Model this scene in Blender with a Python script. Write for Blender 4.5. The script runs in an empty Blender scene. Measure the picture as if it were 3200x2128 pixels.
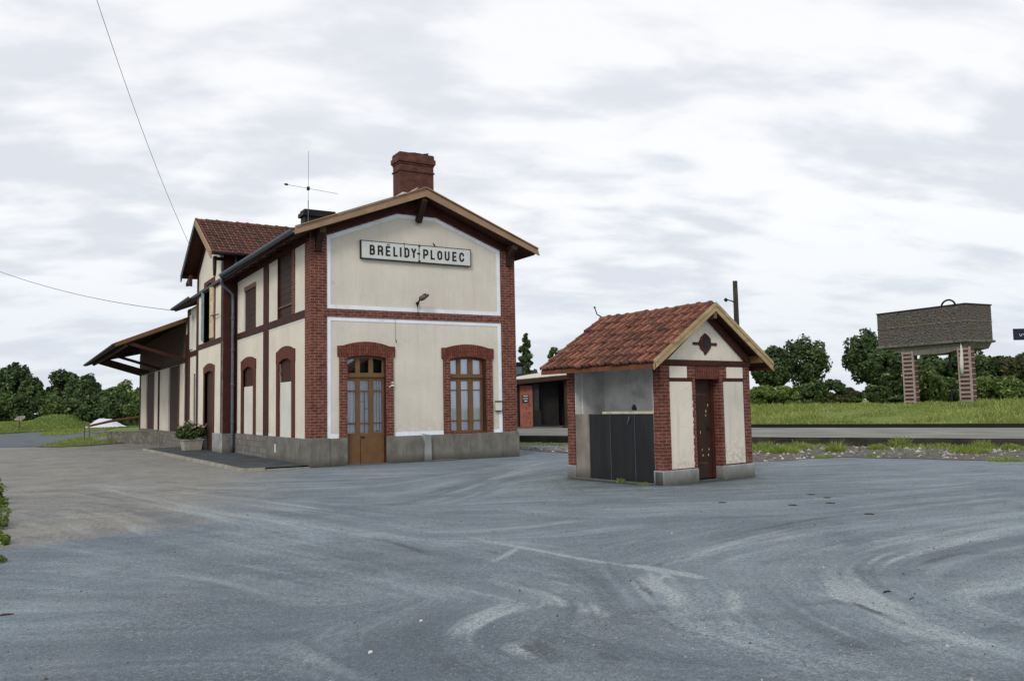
import bpy, bmesh, math, random
import numpy as np
from mathutils import Vector, Matrix

random.seed(7)
PI = math.pi
sc = bpy.context.scene
col = sc.collection

# ------------------------------------------------------------------ camera
CX, CY, CZ = -7.2954, -23.5119, 1.65
FW = Vector((0.51002567, 0.85670925, 0.0769615)); RT = Vector((0.85984589, -0.5102097, -0.01873804)); UP = Vector((-0.02321345, -0.07573191, 0.99685797))
FPX = 2624.84          # focal length in pixels of the 3200 px wide photograph
cam = bpy.data.cameras.new('camera'); cam_o = bpy.data.objects.new('camera', cam); col.objects.link(cam_o)
cam.sensor_width = 36; cam.lens = FPX / 3200 * 36; cam.clip_end = 6000; cam.clip_start = 0.05
M = Matrix((RT, UP, -FW)).transposed().to_4x4(); M.translation = (CX, CY, CZ); cam_o.matrix_world = M
sc.camera = cam_o

def ray(u, v): return FW + RT * ((u - 1600) / FPX) - UP * ((v - 1064) / FPX)
def P(u, v, z=0.0):            # survey: photo pixel -> world point on the level plane z
    d = ray(u, v); t = (z - CZ) / d.z
    return Vector((CX, CY, CZ)) + d * t
def PD(u, v, dist):            # photo pixel -> world point at a forward distance
    return Vector((CX, CY, CZ)) + ray(u, v) * dist

def smooth(a, b, x):
    t = min(1, max(0, (x - a) / (b - a))); return t * t * (3 - 2 * t)
def gz(x, y):                  # the yard dips gently towards the goods shed
    return -0.25 * smooth(14, 27, y) * (1 - smooth(0.5, 6, x))

# ------------------------------------------------------------------ node helpers
def mat(name):
    m = bpy.data.materials.new(name); m.use_nodes = True
    nt = m.node_tree; nt.nodes.clear()
    out = nt.nodes.new('ShaderNodeOutputMaterial')
    b = nt.nodes.new('ShaderNodeBsdfPrincipled'); nt.links.new(b.outputs[0], out.inputs[0])
    b.inputs['Roughness'].default_value = 0.85
    b.inputs['Specular IOR Level'].default_value = 0.25
    return m, nt, b, out
class G:
    def __init__(s, nt): s.nt = nt
    def n(s, t, ins=None, **props):
        nd = s.nt.nodes.new(t)
        for k, v in props.items(): setattr(nd, k, v)
        for k, v in (ins or {}).items():
            if isinstance(v, bpy.types.NodeSocket): s.nt.links.new(v, nd.inputs[k])
            else: nd.inputs[k].default_value = v
        return nd
    def math(s, op, a, b=0.0, c=None, clamp=False):
        ins = {0: a, 1: b}
        if c is not None: ins[2] = c
        return s.n('ShaderNodeMath', ins, operation=op, use_clamp=clamp).outputs[0]
    def noise(s, vec, scale, detail=3, rough=0.55, dist=0.0):
        return s.n('ShaderNodeTexNoise', {'Vector': vec, 'Scale': scale, 'Detail': detail, 'Roughness': rough, 'Distortion': dist}).outputs[0]
    def mapr(s, x, a, b, c=0.0, d=1.0, smoothstep=False):
        nd = s.n('ShaderNodeMapRange', {'Value': x, 'From Min': a, 'From Max': b, 'To Min': c, 'To Max': d})
        if smoothstep: nd.interpolation_type = 'SMOOTHSTEP'
        return nd.outputs[0]
    def mix(s, f, a, b, blend='MIX'):
        nd = s.n('ShaderNodeMix', data_type='RGBA', blend_type=blend)
        for k, v in ((0, f), (6, a), (7, b)):
            if isinstance(v, bpy.types.NodeSocket): s.nt.links.new(v, nd.inputs[k])
            else: nd.inputs[k].default_value = v if k == 0 else (tuple(v) + (1,))[:4]
        return nd.outputs[2]
    def obj(s): return s.n('ShaderNodeTexCoord').outputs['Object']
    def pos(s): return s.n('ShaderNodeNewGeometry').outputs['Position']
    def scl(s, vec, x, y, z):
        return s.n('ShaderNodeVectorMath', {0: vec, 1: (x, y, z)}, operation='MULTIPLY').outputs[0]
    def sep(s, vec): return s.n('ShaderNodeSeparateXYZ', {0: vec}).outputs
    def bump(s, h, strength=0.4, dist=0.02):
        return s.n('ShaderNodeBump', {'Height': h, 'Strength': strength, 'Distance': dist}).outputs[0]
def lin(r, g, b):
    f = lambda c: (c / 255 / 12.92) if c <= 10 else ((c / 255 + 0.055) / 1.055) ** 2.4
    return (f(r), f(g), f(b))

def plain(name, c, var=0.15, scale=3.0, rough=0.8, fine=40, bump=0.15, dirt=None, stretch=(1, 1, 1), spec=0.25, dirt_amt=0.5, metal=0):
    """base colour broken up by two noise sizes, optional darker dirt"""
    m, nt, b, out = mat(name); g = G(nt); v = g.scl(g.obj(), *stretch)
    n1 = g.noise(v, scale, 4); n2 = g.noise(v, fine, 3, 0.7)
    dk = tuple(x * (1 - var * 2.2) for x in c); lt = tuple(min(1, x * (1 + var)) for x in c)
    cc = g.mix(g.mapr(n1, 0.3, 0.7), dk, lt)
    cc = g.mix(g.mapr(n2, 0.35, 0.75, 0, var * 1.6), cc, tuple(x * 0.55 for x in c))
    if dirt:
        n3 = g.noise(v, scale * 0.6, 6, 0.7)
        cc = g.mix(g.mapr(n3, 0.52, 0.72, 0, dirt_amt), cc, dirt)
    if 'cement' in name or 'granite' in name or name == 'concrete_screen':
        z_ = g.sep(g.obj())[2]; ft = g.math('MULTIPLY', g.mapr(g.math('ADD', z_, g.math('MULTIPLY', n1, -.14)), .20, -.06, 0, 1), .8)  # foot dirt that doubles as contact shade painted into the cement
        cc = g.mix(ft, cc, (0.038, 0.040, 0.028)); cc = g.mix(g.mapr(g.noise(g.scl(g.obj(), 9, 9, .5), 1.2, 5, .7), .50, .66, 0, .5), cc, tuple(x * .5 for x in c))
    nt.links.new(cc, b.inputs['Base Color']); b.inputs['Roughness'].default_value = rough
    b.inputs['Specular IOR Level'].default_value = spec; b.inputs['Metallic'].default_value = metal
    if bump: nt.links.new(g.bump(g.math('ADD', n2, g.math('MULTIPLY', n1, 0.5)), bump, 0.02), b.inputs['Normal'])
    return m

def brick_mat(name, c1, c2, mortar, vertical=False, bh=0.082, bw=0.24, pale=0.12):
    m, nt, b, out = mat(name); g = G(nt); s = g.sep(g.obj())
    u = g.math('ADD', s[0], s[1])
    vec = g.n('ShaderNodeCombineXYZ', {0: s[2], 1: u} if vertical else {0: u, 1: s[2]}).outputs[0]
    wob = g.noise(g.obj(), 7, 2)
    vec = g.n('ShaderNodeVectorMath', {0: vec, 1: g.n('ShaderNodeCombineXYZ', {0: g.math('MULTIPLY', g.math('SUBTRACT', wob, .5), 0.02), 1: g.math('MULTIPLY', g.math('SUBTRACT', wob, .5), 0.012)}).outputs[0]}, operation='ADD').outputs[0]
    br = g.n('ShaderNodeTexBrick', {'Vector': vec, 'Color1': c1 + (1,), 'Color2': c2 + (1,), 'Mortar': mortar + (1,), 'Scale': 1.0,
             'Mortar Size': 0.010, 'Mortar Smooth': 0.25, 'Bias': -0.1, 'Brick Width': bw, 'Row Height': bh})
    n1 = g.noise(g.obj(), 5, 5, .65); n2 = g.noise(g.obj(), 60, 3, .7)
    cc = g.mix(g.mapr(n1, 0.35, 0.7, 0, .75), br.outputs[0], tuple(x * 0.42 for x in c1))
    cc = g.mix(g.mapr(n2, 0.55, 0.8, 0, pale * 2), cc, tuple(min(1, x * 1.9) for x in c2))
    nt.links.new(cc, b.inputs['Base Color'])
    h = g.math('ADD', g.math('MULTIPLY', br.outputs[1], -1.0), g.math('MULTIPLY', n2, 0.5))
    nt.links.new(g.bump(h, 0.55, 0.012), b.inputs['Normal']); b.inputs['Roughness'].default_value = 0.82
    return m

def render_mat(name, c, stain, low=0.95, tone=0.10):
    """lime render: fine grain, soft clouding, rain streaks, splash dirt near the foot, moist patches"""
    m, nt, b, out = mat(name); g = G(nt); o = g.obj(); s = g.sep(o)
    n1 = g.noise(o, 0.9, 4); n2 = g.noise(o, 110, 2, .7); st = g.noise(g.scl(o, 7, 7, 0.5), 1.0, 5, .65)
    cc = g.mix(g.mapr(n1, 0.3, 0.7), tuple(x * (1 - tone) for x in c), tuple(x * (1 + tone * .6) for x in c))
    cc = g.mix(g.mapr(st, 0.52, 0.8, 0, .34), cc, stain)
    cc = g.mix(g.mapr(n2, 0.5, 0.8, 0, .16), cc, tuple(x * .6 for x in c))
    spl = g.math('MULTIPLY', g.mapr(s[2], low, low + 0.5, 1, 0), g.mapr(g.noise(o, 9, 5, .7), 0.42, 0.62))
    cc = g.mix(g.math('MULTIPLY', spl, .42), cc, stain)
    pt = g.mapr(g.noise(o, 2.4, 6, .7), 0.64, 0.72, 0, .45)
    cc = g.mix(pt, cc, tuple(x * .8 for x in stain))
    ckn = g.noise(g.scl(o, 1, 1, .8), 1.3, 6, .6, .8); ckl = g.mapr(g.math('ABSOLUTE', g.math('SUBTRACT', ckn, .5)), .0, .004, .55, 0)
    cc = g.mix(g.math('MULTIPLY', ckl, g.mapr(g.noise(o, .7, 2), .5, .62)), cc, tuple(x * .45 for x in c))
    cc = g.mix(g.mapr(g.noise(g.scl(o, 12, 12, .35), 1.0, 4, .7), .58, .78, 0, .30), cc, tuple(x * .62 for x in c))
    nt.links.new(cc, b.inputs['Base Color']); b.inputs['Roughness'].default_value = 0.92
    nt.links.new(g.bump(g.math('ADD', n2, g.noise(o, 30, 2)), 0.3, 0.012), b.inputs['Normal'])
    return m

def leaf_mat(name, dark, light, pale=None, trans=0.25, scale=0.5):
    m, nt, b, out = mat(name); g = G(nt)
    rnd = g.n('ShaderNodeNewGeometry').outputs['Random Per Island']
    n1 = g.noise(g.pos(), scale, 3)
    f = g.math('ADD', g.math('MULTIPLY', rnd, 0.55), g.mapr(n1, 0.3, 0.7, 0, 0.5))
    cc = g.mix(g.mapr(f, 0.1, 0.95), dark, light)
    if pale: cc = g.mix(g.mapr(rnd, 0.9, 0.97), cc, pale)
    nt.links.new(cc, b.inputs['Base Color']); b.inputs['Roughness'].default_value = 0.6
    tr = g.n('ShaderNodeBsdfTranslucent', {'Color': g.mix(0.5, cc, light)}).outputs[0]
    mx = g.n('ShaderNodeMixShader', {0: trans, 1: b.outputs[0], 2: tr}).outputs[0]
    nt.links.new(mx, out.inputs[0])
    return m

# ------------------------------------------------------------------ materials
MT = {}
MT['brick'] = brick_mat('red_brick', (0.120, 0.034, 0.022), (0.225, 0.066, 0.042), (0.31, 0.20, 0.165))
MT['brick_arch'] = brick_mat('arch_brick', (0.135, 0.038, 0.026), (0.235, 0.072, 0.048), (0.05, 0.02, 0.016), vertical=True, bh=0.075, bw=0.24, pale=0.3)
MT['brick_dark'] = brick_mat('stained_brick', (0.060, 0.022, 0.018), (0.085, 0.030, 0.025), (0.10, 0.055, 0.05))
MT['brick_old'] = brick_mat('mauve_old_brick', (0.085, 0.042, 0.036), (0.13, 0.068, 0.058), (0.16, 0.11, 0.10))
MT['brick_small'] = brick_mat('small_red_brick', (0.118, 0.034, 0.022), (0.215, 0.063, 0.042), (0.26, 0.15, 0.125), bh=.07, bw=.225)
MT['chimney'] = brick_mat('chimney_brick', (0.110, 0.038, 0.027), (0.175, 0.062, 0.044), (0.09, 0.045, 0.04), bh=0.075, bw=0.24)
MT['cream'] = render_mat('cream_render', (0.66, 0.618, 0.538), (0.40, 0.375, 0.325))
MT['cream2'] = render_mat('cream_render_side', (0.71, 0.66, 0.56), (0.44, 0.40, 0.33))
MT['cream_k'] = render_mat('kiosk_cream_render', (0.74, 0.68, 0.575), (0.28, 0.24, 0.19), low=0.3)
MT['cream_spotted'] = render_mat('kiosk_spotted_render', (0.66, 0.62, 0.54), (0.15, 0.135, 0.11), low=0.5, tone=.2)
MT['white_border'] = plain('white_painted_border', (0.80, 0.85, 0.93), 0.04, 2, .7, 60, .08, dirt=(0.35, 0.36, 0.36), dirt_amt=.35)
MT['white_wall'] = plain('old_whitewash', (0.72, 0.72, 0.69), 0.12, 2.5, .9, 50, .15, dirt=(0.22, 0.22, 0.19), dirt_amt=.6)
MT['concrete'] = plain('grey_cement_plinth', (0.19, 0.182, 0.162), 0.16, 3, .9, 45, .25, dirt=(0.07, 0.068, 0.06), stretch=(1, 1, .75), dirt_amt=.6)
MT['concrete_light'] = plain('pale_cement', (0.33, 0.34, 0.34), 0.14, 3, .9, 40, .3, dirt=(0.13, 0.13, 0.12), dirt_amt=.55)
MT['slab'] = plain('concrete_screen', (0.24, 0.22, 0.19), 0.2, 2, .9, 45, .25, dirt=(0.10, 0.085, 0.065), dirt_amt=.8)
MT['stone'] = brick_mat('granite_blocks', (0.17, 0.155, 0.135), (0.26, 0.24, 0.21), (0.09, 0.08, 0.07), bh=0.2, bw=0.5, pale=.2)
MT['rough_stone'] = plain('rough_stone', (0.19, 0.18, 0.15), 0.3, 4, .95, 14, .7, dirt=(0.06, 0.06, 0.045), dirt_amt=.9)
MT['brown'] = plain('brown_painted_wood', lin(110, 80, 50), 0.10, 4, .6, 60, .08, spec=.35)
MT['brown_dark'] = plain('dark_brown_wood', lin(58, 40, 32), 0.14, 4, .7, 50, .12)
MT['redbrown'] = plain('red_brown_paint', lin(68, 34, 27), 0.16, 3, .75, 50, .15, dirt=lin(60, 30, 24))
MT['maroon'] = plain('maroon_paint', lin(92, 42, 30), 0.14, 3, .7, 50, .12)
MT['rust_wood'] = plain('orange_brown_wood', lin(112, 66, 44), 0.16, 5, .75, 40, .15, stretch=(1, 1, .3))
MT['tan'] = plain('tan_painted_board', lin(156, 128, 102), 0.08, 3, .7, 50, .08, dirt=lin(110, 82, 58), dirt_amt=.4)
MT['barge_new'] = plain('bare_wood_board', lin(178, 156, 116), 0.12, 2.5, .75, 30, .2, dirt=lin(96, 72, 44), stretch=(.7, 3, 3), dirt_amt=.8)
MT['slate'] = plain('dark_slate', lin(48, 50, 58), 0.2, 4, .55, 30, .3)
MT['zinc'] = plain('grey_zinc', lin(92, 102, 116), 0.14, 5, .5, 40, .05, spec=.5, metal=.3)
MT['black_panel'] = plain('black_slate_panel', lin(20, 22, 26), 0.22, 1.3, .6, 40, .05, dirt=lin(58, 57, 56), stretch=(1, 4, .6), spec=.4, dirt_amt=.35)
MT['iron'] = plain('black_iron', lin(28, 26, 26), 0.2, 5, .6, 40, .1)
MT['rust'] = plain('rusty_metal', lin(92, 60, 44), 0.25, 8, .8, 40, .2)
MT['curtain'] = plain('white_net_curtain', (1.0, 1.0, 1.0), 0.05, 1.5, .9, 60, .0, stretch=(14, 14, .25))
MT['curtain_dark'] = plain('dim_room', (0.035, 0.035, 0.03), 0.3, 3, .8)
MT['board'] = plain('white_board', (0.66, 0.66, 0.60), 0.05, 1.5, .7, 50, .05, dirt=(0.45, 0.43, 0.36), dirt_amt=.3)
MT['enamel'] = plain('white_enamel', (0.60, 0.62, 0.60), 0.04, 2, .35, 30, .02, dirt=(0.42, 0.44, 0.42), dirt_amt=.4, spec=.5)
MT['ink'] = plain('black_lettering', (0.012, 0.012, 0.014), 0.1, 4, .4, 40, 0)
MT['stone_tank'] = None
MT['kerb'] = plain('pale_kerb', (0.34, 0.32, 0.26), 0.22, 3, .9, 30, .3, dirt=(0.12, 0.12, 0.09), dirt_amt=.7)
MT['shutter'] = plain('cream_shutter', lin(204, 186, 150), 0.12, 3, .7, 40, .1)
MT['blue_edge'] = plain('blue_grey_edge', lin(140, 158, 168), 0.1, 3, .7, 40, .05)
MT['shed_roof'] = plain('pale_roof_felt', lin(196, 190, 180), 0.06, 3, .8, 30, .1)
MT['orange_door'] = plain('faded_orange_door', lin(150, 92, 76), 0.14, 2.5, .75, 30, .1, dirt=lin(132, 88, 50), dirt_amt=.8)
MT['tarp'] = plain('white_tarpaulin', (0.62, 0.62, 0.66), 0.05, .8, .6, 10, .1)
MT['canopy'] = plain('warm_brown_boarding', lin(92, 76, 60), .2, 3, .8, 30, .2, stretch=(1, 6, 1))
MT['canopy_dark'] = plain('dark_brown_timber', lin(66, 50, 40), .2, 3, .8, 30, .1)  # dark brown of the farther canopy struts
MT['ledge'] = plain('worn_cream_ledge', lin(196, 188, 160), .12, 5, .8, 40, .1, dirt=lin(120, 110, 90))
MT['navy'] = plain('navy_panel', lin(30, 34, 58), 0.1, 3, .5, 20, 0)
MT['lamp_metal'] = plain('tarnished_lamp_metal', lin(98, 92, 80), .3, 9, .6, 30, .1, dirt=lin(45, 42, 36))
MT['trunk'] = plain('bark', (0.05, 0.042, 0.033), 0.3, 6, .95, 20, .5)
MT['pot'] = plain('pale_concrete_pot', (0.40, 0.38, 0.33), 0.15, 4, .9, 30, .2, dirt=(0.2, 0.18, 0.14))

def glass_mat():
    m, nt, b, out = mat('window_glass'); g = G(nt)
    gl = g.n('ShaderNodeBsdfGlossy', {'Color': (.9, .95, 1, 1), 'Roughness': 0.03}).outputs[0]
    tr = g.n('ShaderNodeBsdfTransparent', {'Color': (.95, .97, 1, 1)}).outputs[0]
    fr = g.n('ShaderNodeFresnel', {'IOR': 1.5}).outputs[0]
    mx = g.n('ShaderNodeMixShader', {0: g.mapr(fr, 0, 1, .06, 1), 1: tr, 2: gl}).outputs[0]
    nt.links.new(mx, out.inputs[0]); return m
MT['glass'] = glass_mat()

def tile_mat(name, a, b_, moss, pale, mossamt=.7):
    m, nt, b, out = mat(name); g = G(nt)
    rnd = g.n('ShaderNodeNewGeometry').outputs['Random Per Island']
    cc = g.mix(rnd, a, b_)
    rise = g.n('ShaderNodeAttribute', attribute_name='rise').outputs['Fac']
    n = g.noise(g.obj(), 3.2, 6, .72); n2 = g.noise(g.obj(), 26, 4, .7); n3 = g.noise(g.obj(), 55, 2, .6)
    cc = g.mix(g.mapr(n, 0.48, 0.62, 0, mossamt), cc, moss)
    cc = g.mix(g.mapr(n2, 0.50, 0.66, 0, .75), cc, tuple(x * .8 for x in moss))
    cc = g.mix(g.mapr(n3, 0.64, 0.74, 0, .55), cc, pale)
    cc = g.mix(g.mapr(rise, .0, .75, .86, 0), cc, (0.022, 0.014, 0.012))  # valleys painted dark, like the shade between tile ribs
    cc = g.mix(g.mapr(rise, .8, 1.0, 0, .25), cc, pale)
    nt.links.new(cc, b.inputs['Base Color']); b.inputs['Roughness'].default_value = .85
    nt.links.new(g.bump(g.math('ADD', n2, n3), .5, .012), b.inputs['Normal']); return m
MT['tiles'] = tile_mat('orange_clay_tiles', (0.14, 0.048, 0.031), (0.30, 0.118, 0.076), (0.040, 0.026, 0.020), (0.42, 0.27, 0.19), .7)
MT['tiles_old'] = tile_mat('old_clay_tiles', (0.10, 0.034, 0.024), (0.20, 0.068, 0.045), (0.035, 0.028, 0.018), (0.36, 0.24, 0.17), .75)

def tank_mat():
    m, nt, b, out = mat('weathered_tank_masonry'); g = G(nt); o = g.obj(); s = g.sep(o)
    vo = g.n('ShaderNodeTexVoronoi', {'Vector': g.scl(o, 1, 1, 2.1), 'Scale': 3.6}).outputs[0]
    n = g.noise(g.scl(o, 1, 1, 2.5), 6, 6, .75); n1 = g.noise(o, .8, 4, .6)
    cc = g.mix(g.mapr(n, .36, .64), (0.020, 0.018, 0.017), (0.20, 0.185, 0.17))
    cc = g.mix(g.mapr(n1, .45, .68, 0, .6), cc, (0.13, 0.10, 0.07))
    cc = g.mix(g.mapr(g.noise(g.scl(o, 1.2, 1.2, 3), 11, 3, .8), .60, .68, 0, .7), cc, (0.32, 0.29, 0.26))
    nt.links.new(cc, b.inputs['Base Color']); b.inputs['Roughness'].default_value = .95
    nt.links.new(g.bump(g.math('ADD', n, vo), .9, .12), b.inputs['Normal']); return m
MT['stone_tank'] = tank_mat()

# ------------------------------------------------------------------ the asphalt of the yard
def asphalt():
    """worn tarmac: the attributes 'pale' and 'worn' of the yard surface say where tyres have dragged dust or scuffed it dark"""
    m, nt, b, out = mat('worn_asphalt'); g = G(nt); p = g.pos()
    warp = g.n('ShaderNodeTexNoise', {'Vector': p, 'Scale': .55, 'Detail': 4}).outputs[1]
    wv = g.n('ShaderNodeVectorMath', {0: g.n('ShaderNodeVectorMath', {0: warp, 1: (.5, .5, .5)}, operation='SUBTRACT').outputs[0], 1: (.7, .7, 0)}, operation='MULTIPLY').outputs[0]
    q = g.n('ShaderNodeVectorMath', {0: p, 1: wv}, operation='ADD').outputs[0]
    big = g.noise(q, .30, 4, .6, .6); mid = g.noise(q, 1.15, 5, .68, 1.3); fine = g.noise(p, 9, 5, .75); grit = g.noise(p, 75, 2, .8)
    grit2 = g.noise(p, 210, 2, .8); g1 = g.noise(p, 26, 3, .8)
    ro = g.n('ShaderNodeVectorRotate', {'Vector': q, 'Angle': math.radians(24)}, rotation_type='Z_AXIS').outputs[0]
    sweep = g.noise(g.scl(ro, .55, 1.5, 1), 1.3, 7, .74, 1.1)
    drag = g.noise(g.scl(ro, .9, 4.0, 1), 1.6, 6, .78, .5)
    drag2 = g.noise(g.scl(ro, 3.0, 10, 1), 3.2, 4, .8, .2)
    base = g.mix(g.mapr(big, .38, .62), (0.118, 0.150, 0.185), (0.195, 0.236, 0.275))
    base = g.mix(g.mapr(mid, .46, .68, 0, .60), base, (0.225, 0.252, 0.270))
    base = g.mix(g.mapr(sweep, .53, .66, 0, .55), base, (0.27, 0.298, 0.31))
    base = g.mix(g.mapr(sweep, .47, .36, 0, .60), base, (0.078, 0.094, 0.110))
    base = g.mix(g.mapr(drag, .56, .70, 0, .30), base, (0.33, 0.36, 0.375))
    base = g.mix(g.mapr(drag, .44, .32, 0, .50), base, (0.058, 0.070, 0.083))
    base = g.mix(g.mapr(drag2, .57, .72, 0, .25), base, (0.34, 0.37, 0.39))
    base = g.mix(g.mapr(drag2, .43, .30, 0, .42), base, (0.055, 0.066, 0.078))
    dk = 0.0
    for (x, y, r, k) in ((-6.3, -18.2, 2.6, .7), (-4.9, -15.3, 2.3, .40), (-5.6, -20.9, 1.5, .5), (-2.4, -21.0, 1.0, .5), (2.6, -17.9, 1.0, .4), (-3.9, -17.6, 1.3, .3)):
        dd = g.n('ShaderNodeVectorMath', {0: q, 1: (x, y, 0)}, operation='DISTANCE').outputs[1]
        dk = g.math('ADD', dk, g.mapr(dd, r, r * .3, 0, k, True))
    base = g.mix(g.math('MINIMUM', dk, .75), base, (0.080, 0.100, 0.128))
    base = g.mix(g.mapr(g.noise(q, .8, 5, .7), .55, .70, 0, .40), base, (0.200, 0.195, 0.205))
    # older brown-grey gravelly surface on the left, blending raggedly into the newer coat
    s = g.sep(q); jag = g.math('MULTIPLY', g.math('SUBTRACT', fine, .5), 2.2)
    a1 = g.mapr(g.math('ADD', g.math('ADD', g.math('MULTIPLY', s[0], -.36), s[1]), g.math('MULTIPLY', jag, .35)), -8.95, -8.45)
    a2 = g.mapr(g.math('ADD', g.math('ADD', s[0], g.math('MULTIPLY', s[1], -.40)), g.math('MULTIPLY', jag, 1.0)), .5, -2.0)
    brown = g.math('MULTIPLY', a1, a2)
    bc = g.mix(g.mapr(mid, .38, .62), (0.165, 0.160, 0.152), (0.285, 0.272, 0.25))
    bc = g.mix(g.mapr(drag, .5, .36, 0, .6), bc, (0.105, 0.098, 0.100))
    bc = g.mix(g.mapr(g.noise(q, .7, 3), .48, .65, 0, .6), bc, (0.32, 0.295, 0.255))
    pit = g.math('MULTIPLY', g.mapr(g.noise(p, 13, 5, .85), .52, .60), g.mapr(g.noise(q, .6, 2), .40, .58, .25, 1))
    bc = g.mix(g.math('MULTIPLY', pit, .8), bc, (0.070, 0.066, 0.070))
    base = g.mix(g.math('MULTIPLY', brown, .92), base, bc)
    # tyre sweeps from the surface attributes, broken up by the grain of the stone
    pale = g.n('ShaderNodeAttribute', attribute_name='pale').outputs['Fac']; worn = g.n('ShaderNodeAttribute', attribute_name='worn').outputs['Fac']; foot_shade = g.n('ShaderNodeAttribute', attribute_name='foot_shade').outputs['Fac']
    grain = g.math('ADD', g.math('MULTIPLY', g.math('SUBTRACT', fine, .5), 1.1), g.math('MULTIPLY', g.math('SUBTRACT', g1, .5), .9))
    flw = g.math('ADD', g.n('ShaderNodeAttribute', attribute_name='flow').outputs['Fac'], g.math('MULTIPLY', grain, .5))
    base = g.mix(g.mapr(flw, .05, 1.9, 0, .72), base, (0.375, 0.425, 0.455))
    base = g.mix(g.mapr(flw, -.15, -1.9, 0, .66), base, (0.052, 0.068, 0.087))
    base = g.mix(g.math('MULTIPLY', brown, .9), base, (1.16, 1.07, .97), 'MULTIPLY')
    f1 = g.mapr(g.math('ADD', pale, g.math('MULTIPLY', grain, g.math('MINIMUM', g.math('MULTIPLY', pale, 2.0), .8))), .16, .95, 0, .85)
    base = g.mix(f1, base, (0.37, 0.41, 0.42))
    f2 = g.mapr(g.math('ADD', worn, g.math('MULTIPLY', grain, g.math('MINIMUM', g.math('MULTIPLY', worn, 2.0), .9))), .2, .9, 0, .8)
    base = g.mix(f2, base, (0.050, 0.058, 0.064))
    ck = g.mapr(g.noise(q, 2.3, 7, .82, 1.0), .625, .68, 0, .6)
    base = g.mix(g.math('MULTIPLY', ck, g.mapr(fine, .45, .6)), base, (0.055, 0.062, 0.068))
    gm = g.mapr(g.noise(q, .9, 3), .40, .62, .35, 1)
    base = g.mix(g.math('MULTIPLY', g.mapr(g1, .50, .64, 0, .70), gm), base, (0.060, 0.070, 0.082))
    base = g.mix(g.math('MULTIPLY', g.mapr(g1, .46, .34, 0, .50), gm), base, (0.36, 0.39, 0.41))
    base = g.mix(g.mapr(g.noise(p, 42, 3, .85), .51, .60, 0, .55), base, (0.050, 0.062, 0.075))
    base = g.mix(g.mapr(grit, .50, .64, 0, .65), base, (0.060, 0.070, 0.083))
    base = g.mix(g.mapr(grit2, .58, .68, 0, .65), base, (0.50, 0.53, 0.55))
    # moss by the toilet block, and contact shade painted at the wall feet
    md = g.n('ShaderNodeVectorMath', {0: p, 1: (3.7, -9.4, 0)}, operation='DISTANCE').outputs[1]
    base = g.mix(g.math('MULTIPLY', g.mapr(md, 3.8, 1.0, 0, .6, True), g.mapr(g.noise(p, 2.5, 5, .75), .48, .60)), base, (0.095, 0.115, 0.065))
    base = g.mix(g.mapr(g.math('ADD', foot_shade, g.math('MULTIPLY', grain, g.math('MULTIPLY', foot_shade, .8))), .1, .9, 0, .85), base, (0.038, 0.045, 0.032))
    base = g.mix(1.0, base, (1.19, 1.235, 1.25), 'MULTIPLY')
    nt.links.new(base, b.inputs['Base Color'])
    b.inputs['Roughness'].default_value = .8; b.inputs['Specular IOR Level'].default_value = .3
    h = g.math('ADD', g.math('MULTIPLY', fine, .8), g.math('ADD', g.math('MULTIPLY', grit, .5), g.math('ADD', g.math('MULTIPLY', mid, 1.5), g.math('MULTIPLY', g1, 1.0))))
    h = g.math('ADD', h, g.math('ADD', g.math('MULTIPLY', drag, 1.6), g.math('MULTIPLY', drag2, 1.0)))
    nt.links.new(g.bump(h, .75, .04), b.inputs['Normal'])
    return m
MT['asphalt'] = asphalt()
MT['asphalt_dark'] = plain('dark_pavement_asphalt', (0.062, 0.072, 0.080), 0.25, 1.5, .9, 90, .4)
MT['asphalt_road'] = plain('smooth_road_asphalt', (0.105, 0.120, 0.140), 0.14, 1.2, .9, 60, .2)
MT['asphalt_pale'] = plain('pale_path_asphalt', (0.20, 0.21, 0.20), 0.2, .8, .9, 30, .3, dirt=(0.12, 0.12, 0.10), dirt_amt=.5)
MT['platform_top'] = plain('platform_surface', (0.215, 0.215, 0.195), 0.16, .5, .95, 12, .3, dirt=(0.14, 0.14, 0.12), dirt_amt=.7, stretch=(1, 1, 1))
MT['platform_edge'] = plain('platform_edge', (0.055, 0.050, 0.042), 0.3, 1.5, .95, 12, .4, dirt=(0.03, 0.035, 0.02), dirt_amt=.7)

def ground_mat(name, a, b_, c, sc1=.15, dirt=None, bs=.6):
    m, nt, b, out = mat(name); g = G(nt); p = g.pos()
    cc = g.mix(g.mapr(g.noise(p, sc1, 4), .35, .65), a, b_)
    cc = g.mix(g.mapr(g.noise(p, 2.5, 5, .75), .45, .68, 0, .8), cc, c)
    if dirt: cc = g.mix(g.mapr(g.noise(p, 6, 5, .8), .5, .62), cc, dirt)
    nt.links.new(cc, b.inputs['Base Color']); b.inputs['Roughness'].default_value = .95
    nt.links.new(g.bump(g.noise(p, 10, 5, .8), bs, .1), b.inputs['Normal']); return m
MT['field'] = ground_mat('meadow', (0.13, 0.18, 0.035), (0.19, 0.22, 0.055), (0.08, 0.14, 0.025))
MT['verge'] = ground_mat('verge_grass', (0.10, 0.17, 0.03), (0.155, 0.185, 0.05), (0.05, 0.085, 0.02), .4)
MT['bank'] = ground_mat('bank_grass', (0.055, 0.115, 0.02), (0.10, 0.16, 0.032), (0.04, 0.085, 0.018), .2)
MT['gravel'] = ground_mat('gravel_ballast', (0.115, 0.105, 0.095), (0.17, 0.155, 0.14), (0.05, 0.047, 0.04), .6, (0.27, 0.25, 0.23), 1.0)
MT['grass_blade'] = leaf_mat('grass_blades', (0.10, 0.15, 0.025), (0.29, 0.33, 0.085), (0.42, 0.42, 0.2), .3, .25)
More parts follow.
